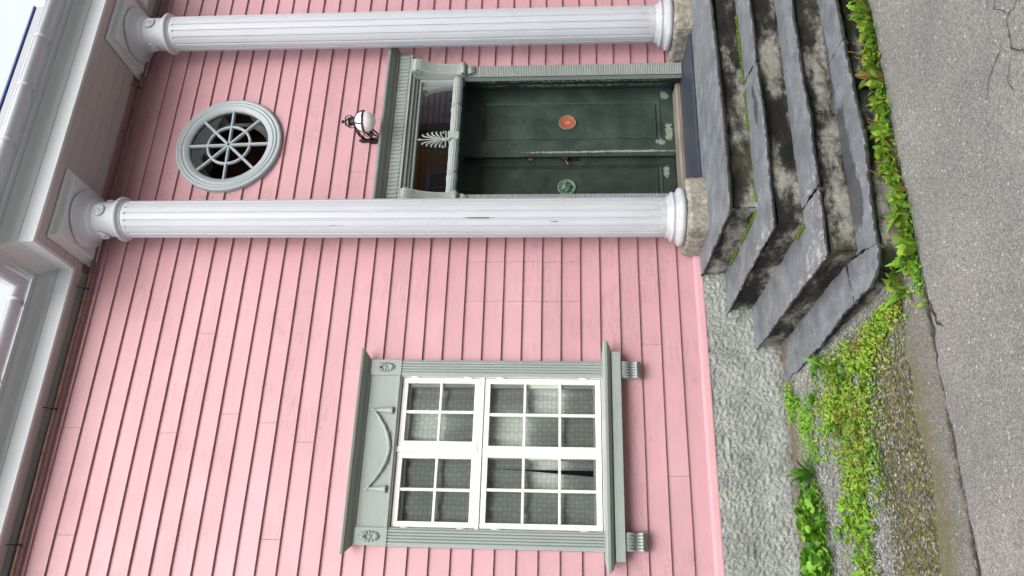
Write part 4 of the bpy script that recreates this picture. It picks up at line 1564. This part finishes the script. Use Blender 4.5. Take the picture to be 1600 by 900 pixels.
# ------------------------------------------------------------------ lamp over the door
lx = 3.955
lamp = thing('wall_lantern', (lx, -.03, 3.66), 'black iron wall lantern with a round opal glass globe above the door crown', 'lamp')
mb = MB()
mb.prism([(-.018, 3.60), (-.024, 3.66), (-.016, 3.70), (-.026, 3.75), (-.014, 3.82), (-.018, 3.86), (0, 3.895), (.018, 3.86), (.014, 3.82), (.026, 3.75), (.016, 3.70), (.024, 3.66), (.018, 3.60)], lambda p, t: (lx + p[0], t, p[1]), -.016, .02)
for z in (3.64, 3.70, 3.78, 3.84):
    mb.tube([(lx, -.014, z - .012), (lx, -.03, z), (lx, -.014, z + .014)], [.006, .011, .005], 7)
mb.build('wall_plate', 'iron', lamp)
gc = Vector((lx, -.30, 3.765))
gr_ = .092
mb = MB()
m4 = Matrix.Translation(gc)
mb.lathe([(.0005, -gr_)] + [(gr_ * math.cos(R(t)), gr_ * math.sin(R(t))) for t in range(-80, 75, 10)] + [(.03, gr_ * .98)], 32, m4)
mb.build('globe', 'globe', lamp)
mb = MB()
mb.lathe([(gr_ + .001, -.002), (gr_ + .007, -.002), (gr_ + .007, .012), (gr_ + .001, .012), (gr_ + .001, -.002)], 36, m4, caps=False)
for k in range(4):
    a = R(45 + 90 * k)
    pts = [gc + Vector((math.cos(a) * (gr_ + .005) * math.cos(R(t)), math.sin(a) * (gr_ + .005) * math.cos(R(t)), (gr_ + .005) * math.sin(R(t)))) for t in range(0, 76, 15)]
    mb.tube(pts, .0055, 6)
mb.build('globe_cage', 'iron', lamp)
mb = MB()
mb.lathe([(.046, .080), (.048, .088), (.040, .096), (.034, .10), (.034, .132), (.040, .136), (.036, .146), (.018, .152), (.001, .153)], 20, m4)
for k in range(4):
    a = R(20 + 90 * k)
    pts = []
    for (rr, h) in ((.040, .098), (.062, .112), (.066, .14), (.048, .166), (.012, .176)):
        pts.append(gc + Vector((math.cos(a) * rr, math.sin(a) * rr, h)))
    mb.tube(pts, .0055, 6)
mb.lathe([(.001, .168), (.010, .172), (.010, .182), (.006, .186), (.015, .193), (.016, .202), (.010, .21), (.001, .212)], 14, m4)
mb.build('cap', 'iron', lamp)
mb = MB()
for s_ in (-1, 1):
    mb.tube([(lx + s_ * .012, -.015, 3.68), (lx + s_ * .016, -.10, 3.705), (lx + s_ * .03, -.205, 3.765)], .0075, 7)
    mb.tube([(lx + s_ * .008, -.015, 3.83), (lx + s_ * .012, -.10, 3.865), (lx + s_ * .02, -.20, 3.872), (lx + s_ * .02, -.262, 3.866)], .0075, 7)
    for (cz, r0) in ((3.79, .034), (3.745, .022)):
        pts = []
        for k in range(12):
            a = R(k * 36)
            r_ = r0 * (1 - k / 17)
            pts.append((lx + s_ * .012, -.115 - r_ * math.cos(a), cz + r_ * math.sin(a)))
        mb.tube(pts, .0048, 6)
mb.tube([(lx, -.02, 3.76), (lx, -.10, 3.79), (lx, -.20, 3.775)], .006, 6)
mb.tube([(lx, -.02, 3.72), (lx, -.05, 3.70), (lx, -.06, 3.66)], [.011, .013, .008], 6)
mb.build('arm', 'iron', lamp)

# ------------------------------------------------------------------ weeds
def leaf_mesh(name, L, W, mat, kind='ovate', curl=.35, nseg=6):
    vs, fs = [], []
    cross = 5
    for i in range(nseg + 1):
        t = i / nseg
        if kind == 'ovate':
            w_ = W * (math.sin(math.pi * min(1, max(0, (t - .18) / .82)) ** .8) if t > .18 else .08)
        elif kind == 'lance':
            w_ = W * (math.sin(math.pi * t ** .8)) + .0015
        elif kind == 'round':
            w_ = W * (math.sqrt(max(0, 1 - ((t - .62) / .38) ** 2)) if t > .24 else .06)
        else:   # toothed
            w_ = W * math.sin(math.pi * t ** .7) * (1.0 if i % 2 else .45) + .002
        w_ = max(w_, .0012)
        z = L * (.55 * t - curl * t * t)
        y = L * (t - .12 * t * t)
        for j in range(cross):
            u = j / (cross - 1) * 2 - 1
            vs.append((u * w_, y, z + abs(u) * w_ * .35 - (.1 * w_ * math.sin(7 * t))))
    for i in range(nseg):
        for j in range(cross - 1):
            a = i * cross + j
            fs.append((a, a + 1, a + cross + 1, a + cross))
    me = bpy.data.meshes.new(name)
    me.from_pydata(vs, [], fs)
    me.polygons.foreach_set('use_smooth', [True] * len(fs))
    me.materials.append(M[mat])
    return me


LM = {
    'plantain': [leaf_mesh('plantain_leaf', .085, .020, 'leaf_mid'), leaf_mesh('plantain_leaf', .07, .021, 'leaf_yellow'), leaf_mesh('plantain_leaf', .08, .013, 'leaf_bright', 'ovate', .45)],
    'red': [leaf_mesh('dock_leaf', .09, .015, 'leaf_red', 'lance', .3), leaf_mesh('dock_leaf', .08, .016, 'leaf_mid', 'lance', .3)],
    'tooth': [leaf_mesh('toothed_leaf', .15, .022, 'leaf_dark', 'tooth', .25, 14), leaf_mesh('toothed_leaf', .12, .019, 'leaf_dark', 'tooth', .4, 12)],
    'round': [leaf_mesh('round_leaf', .07, .028, 'leaf_bright', 'round', .35, 8), leaf_mesh('round_leaf', .06, .026, 'leaf_dark', 'round', .3, 8), leaf_mesh('round_leaf', .055, .023, 'leaf_bright', 'round', .45, 8)],
    'dandelion': [leaf_mesh('dandelion_leaf', .12, .016, 'leaf_bright', 'tooth', .4, 12), leaf_mesh('dandelion_leaf', .10, .014, 'leaf_mid', 'tooth', .45, 12)],
}


def plant(x, y, z, kinds, nl, sc, label, name, group, spread=1.0, tall=0.0, tilt=(5, 60)):
    t = thing(name, (x, y, z), label, 'plant', group)
    for i in range(nl):
        o = bpy.data.objects.new('leaf', random.choice(LM[random.choice(kinds)]))
        COL.objects.link(o)
        o.parent = t
        a = random.uniform(0, 2 * math.pi)
        rr = random.uniform(0, .02) * spread
        s_ = sc * random.uniform(.65, 1.2)
        o.location = (rr * math.sin(-a), rr * math.cos(a), random.uniform(0, tall))
        o.rotation_euler = (R(random.uniform(*tilt)), R(random.uniform(-20, 20)), a)
        o.scale = (s_, s_, s_)
    return t


_u = ['', 'first', 'second', 'third', 'fourth', 'fifth', 'sixth', 'seventh', 'eighth', 'ninth', 'tenth', 'eleventh', 'twelfth', 'thirteenth', 'fourteenth', 'fifteenth', 'sixteenth', 'seventeenth', 'eighteenth', 'nineteenth']
ORD = _u[1:] + ['twentieth'] + ['twenty ' + v for v in _u[1:10]] + ['thirtieth'] + ['thirty ' + v for v in _u[1:10]] + ['fortieth'] + ['forty ' + v for v in _u[1:10]]
random.seed(3)
# along the foot of the bottom step
GA = 'weeds along the foot of the bottom step'
i = 0
x = 1.72
while x < 3.75:
    y = -2.085 + random.uniform(-.03, .02)
    if x < 1.86:
        y = random.uniform(-2.12, -1.75)
    kinds = random.choice([['plantain'], ['plantain'], ['plantain'] * 7 + ['red'], ['plantain', 'dandelion']])
    if 2.9 < x < 3.0:
        kinds = ['red']
    plant(x, y, gz(y) + .012, kinds, random.randint(13, 20), random.uniform(.85, 1.35), ORD[i] + ' broad leaved weed from the rounded slab corner along the bottom step', 'weed', GA, 2.2, .02, (15, 75))
    x += random.uniform(.05, .09)
    i += 1
plant(3.11, -2.09, .15, ['plantain'], 16, 1.25, 'largest plantain by the foot of the bottom step, with upright brown seed stalks', 'plantain', None, 1.5)
plant(2.93, -2.10, .15, ['red', 'dandelion'], 13, 1.3, 'clump of long reddish dock leaves at the foot of the bottom step', 'dock_plant', None, 1.5)
plant(1.66, -1.92, .168, ['dandelion'], 15, 1.15, 'bushy bright green weed at the outer corner of the bottom step', 'weed', None, 2.0)
plant(1.74, -2.06, .152, ['dandelion', 'plantain'], 14, 1.0, 'sprawling weed just in front of the rounded corner of the bottom step', 'weed', None, 2.0)
plant(1.51, -2.10, .155, ['plantain'], 8, .62, 'tiny lone weed growing in the crack between two asphalt strips', 'weed', None, 1.0)
# near the wall
plant(.93, -.45, gz(-.45), ['tooth'], 26, 1.1, 'dark green spiky leaved plant standing alone against the rough foundation', 'toothed_plant', None, 2.0, .05, (10, 70))
GB = 'round leaved plants in a row below the window by the foundation'
for i, (x, y) in enumerate(((.80, -.36), (.70, -.38), (.62, -.30), (.60, -.44), (.52, -.36), (.44, -.42), (.40, -.28), (.33, -.38), (.26, -.44), (.22, -.30), (.14, -.38), (.05, -.34), (-.1, -.4), (-.22, -.35), (.75, -.52), (.62, -.56), (.48, -.52), (.36, -.55), (.22, -.54), (.1, -.52))):
    plant(x, y, gz(y), ['round'], 22, random.uniform(1.0, 1.4), ORD[i] + ' bushy round leaved plant in the row by the foundation, counted from the spiky plant', 'leafy_plant', GB, 3.0, .07, (0, 55))
GC = 'small clover like plants by the bottom step and foundation'
for k in range(9):
    x, y = random.uniform(1.36, 1.60), -.12 - .026 * k
    plant(x, y, gz(y), ['round'], 14, random.uniform(.38, .5), ORD[k] + ' small clover like plant from the wall, beside the bottom slab tip', 'clover', GC, 2.5, .02, (0, 50))
GD = 'yellow green creeping weeds on the gravel verge'
for k in range(62):
    t = random.random() ** .75
    x = .15 + 1.55 * t
    yc = -.98 - .1 * math.sin(t * 5) - (.12 if t > .7 else 0) - (.12 if .35 < t < .6 else 0)
    y = yc + random.gauss(0, .13)
    if x > 1.62 and y > -1.9:
        x -= .15
    plant(x, y, gz(y), random.choice([['plantain'], ['plantain', 'dandelion'], ['round']]), random.randint(8, 13), random.uniform(.5, .9), 'low yellow green weed in the patch creeping over the gravel verge', 'weed', GD, 2.5, .01, (0, 50))
plant(1.60, -.78, gz(-.78), ['dandelion'], 13, .95, 'leafy weed reaching over the side edge of the bottom slab', 'weed', None, 2.0, .02)
plant(1.40, -.62, gz(-.62), ['round'], 16, .8, 'pale lobed leaf clump on the gravel beside the bottom slab tip', 'weed', None, 2.0, .02)

# dense low mat between the plants: uncountable
def mat_cover(name, spots, cnt, mats, smin, smax, label, seed, region=None):
    rnd = random.Random(seed)
    mb = MB()
    for k in range(cnt):
        sx, sy, rx, ry = rnd.choice(spots)
        x, y = sx + rnd.gauss(0, rx), sy + rnd.gauss(0, ry)
        if nz(x, y, seed, 6) < -.18:
            continue
        if y > -.06 or (x > 1.66 and y > -2.03) :
            continue
        z = gz(y) + .006
        s_ = rnd.uniform(smin, smax)
        a = rnd.uniform(0, 6.28)
        m4 = Matrix.Translation((x, y, z + rnd.uniform(0, .02))) @ Matrix.Rotation(a, 4, 'Z') @ Matrix.Rotation(R(rnd.uniform(0, 55)), 4, 'X')
        pts = [(0, 0, 0), (s_ * .34, s_ * .35, .12 * s_), (s_ * .36, s_ * .7, .1 * s_), (0, s_, 0), (-s_ * .36, s_ * .7, .1 * s_), (-s_ * .34, s_ * .35, .12 * s_), (0, s_ * .5, -.02 * s_)]
        mb.add([tuple(m4 @ Vector(p)) for p in pts], [(0, 1, 6), (1, 2, 6), (2, 3, 6), (3, 4, 6), (4, 5, 6), (5, 0, 6)])
    o = mb.build(name, mats, None, origin=(0, 0, 0))
    o['kind'] = 'stuff'
    o['label'] = label
    o['category'] = 'ground cover'
    return o


belt = [(.3, -1.0, .2, .08), (.7, -1.05, .14, .09), (.9, -1.12, .12, .12), (1.1, -1.12, .12, .13), (1.3, -1.2, .12, .14), (1.45, -1.15, .1, .16), (1.5, -1.45, .08, .16), (1.62, -1.75, .05, .12), (1.3, -.8, .12, .12)]
mat_cover('creeping_weeds', belt, 5600, 'leaf_yellow', .012, .028, 'mat of yellow green creeping leaves over the gravel verge', 21)
mat_cover('creeping_weeds', belt, 4600, 'leaf_bright', .012, .03, 'fresh green small leaves mixed through the mat on the gravel verge', 22)
mat_cover('low_weeds', [(x_ / 10, -2.085, .06, .018) for x_ in range(17, 42)], 4200, 'leaf_bright', .012, .028, 'small yellowish leaves in the crack along the foot of the steps', 23)
mat_cover('low_weeds', [(x_ / 10, -2.09, .06, .018) for x_ in range(17, 42)], 350, 'leaf_red', .012, .024, 'small reddish leaves in the crack along the foot of the steps', 24)
mat_cover('low_weeds', [(1.48, -.22, .07, .06), (1.3, -.42, .08, .08), (1.1, -.55, .1, .08), (.75, -.42, .2, .07), (.4, -.45, .2, .08)], 3600, 'leaf_bright', .010, .02, 'dark green tiny leaves between the bottom slab and the foundation', 25)
# upright red-brown seed stalks
rnd = random.Random(8)
mb = MB()
for k in range(330):
    sx, sy, rx, ry = rnd.choice(belt[2:8])
    x, y = sx + rnd.gauss(0, rx * .8), sy + rnd.gauss(0, ry * .8)
    if x > 1.62 or nz(x, y, 2, 4) < -.05:
        continue
    z = gz(y)
    h = rnd.uniform(.05, .10)
    mb.tube([(x, y, z), (x + rnd.gauss(0, .005), y + rnd.gauss(0, .005), z + h)], [.0018, .0014], 4)
for k in range(26):
    x = rnd.choice([3.1, 3.12, 3.14, 2.6, 2.3, 1.95, 3.4]) + rnd.gauss(0, .03)
    y = -2.09 + rnd.gauss(0, .02)
    z = gz(y)
    h = rnd.uniform(.09, .17)
    mb.tube([(x, y, z), (x + rnd.gauss(0, .01), y + rnd.gauss(0, .012), z + h * .6), (x + rnd.gauss(0, .02), y + rnd.gauss(0, .02), z + h)], [.0013, .0016, .0022], 5)
o = mb.build('seed_stalks', 'stem', None, origin=(0, 0, 0))
o['kind'] = 'stuff'
o['label'] = 'thin red brown seed stalks standing up among the weeds'
o['category'] = 'stalks'

# loose gravel
rnd = random.Random(4)
mb = MB()
for k in range(5200):
    x = rnd.uniform(-.3, 1.8)
    y = rnd.choice([rnd.uniform(-1.5, -.3), rnd.gauss(-1.2, .08), rnd.gauss(-.72, .12)])
    if y > -.1 or y < -1.85 or (x > 1.6 + .05 * y * y):
        continue
    r_ = rnd.uniform(.0025, .0075) * (1.5 if rnd.random() < .06 else 1)
    m4 = Matrix.Translation((x, y, gz(y) + .012 + r_ * .2)) @ Matrix.Rotation(rnd.uniform(0, 6), 4, 'Z') @ Matrix.Rotation(rnd.uniform(0, 6), 4, 'X') @ Matrix.Diagonal((1.3, .9, .7, 1))
    v8 = [tuple(m4 @ Vector((a * r_, b * r_, c * r_))) for a, b, c in ((1, 0, 0), (-1, .1, 0), (0, 1, .1), (.1, -1, 0), (0, 0, 1), (0, .1, -1))]
    mb.add(v8, [(0, 2, 4), (2, 1, 4), (1, 3, 4), (3, 0, 4), (2, 0, 5), (1, 2, 5), (3, 1, 5), (0, 3, 5)])
o = mb.build('loose_gravel', flat('pebble', (150, 150, 148), .8, 0, .6, 26, 0), None, origin=(0, 0, 0))
o['kind'] = 'stuff'
o['label'] = 'loose grey gravel scattered on the verge beside the steps'
o['category'] = 'gravel'


# ------------------------------------------------------------------ houses across the street (seen only as reflections in the glass)
def far_house(x0, x1, y, h, mat, label, wins, gable=None):
    t = thing('street_house', ((x0 + x1) / 2, y, 0), label, 'house')
    mb = MB()
    z = 0.0
    while z < h:
        mb.prism([(0, z), (.03, z), (.002, z + .18), (0, z + .18)], lambda p, q: (q, y + p[0], p[1]), x0, x1)
        z += .18
    mb.box(x0, x1, y - 6, y - .001, -.1, h)
    mb.build('wall', mat, t)
    mb = MB()
    mb.prism([(y + .5, h - .05), (y - 3, h + 2.4), (y - 6.5, h - .05)], lambda p, q: (q, p[0], p[1]), x0 - .3, x1 + .3)
    mb.build('roof', 'roof', t)
    for (wx, wz) in wins:
        f_ = MB().box(wx - .6, wx + .6, y + .02, y + .08, wz - .8, wz - .68).box(wx - .6, wx + .6, y + .02, y + .08, wz + .68, wz + .8).box(wx - .6, wx - .5, y + .02, y + .08, wz - .68, wz + .68).box(wx + .5, wx + .6, y + .02, y + .08, wz - .68, wz + .68).box(wx - .03, wx + .03, y + .03, y + .07, wz - .68, wz + .68).box(wx - .5, wx - .03, y + .03, y + .07, wz + .1, wz + .15).box(wx + .03, wx + .5, y + .03, y + .07, wz + .1, wz + .15).build('window', 'trim', t)
        MB().box(wx - .5, wx + .5, y + .02, y + .045, wz - .68, wz + .68).build('pane', 'dark_glass', f_)


far_house(6.65, 13.9, -14.5, 13.0, 'ochre', 'ochre clapboard house across the street, reflected in the fanlight', [(9.0, 2.2), (11.8, 2.2), (9.0, 5.2), (12.0, 5.6)])
far_house(14.2, 24.0, -14.2, 12.4, 'mauve', 'grey mauve clapboard house across the street, reflected in the fanlight', [(16.6, 2.4), (19.5, 2.4), (17.6, 6.3), (20.5, 6.3), (17.6, 9.6)])
far_house(-9.0, 6.6, -15.0, 7.0, 'mauve', 'low grey house across the street, reflected in the lace curtained window', [(-3, 2.0), (0, 2.2), (3.4, 3.6), (5.4, 2.2)])
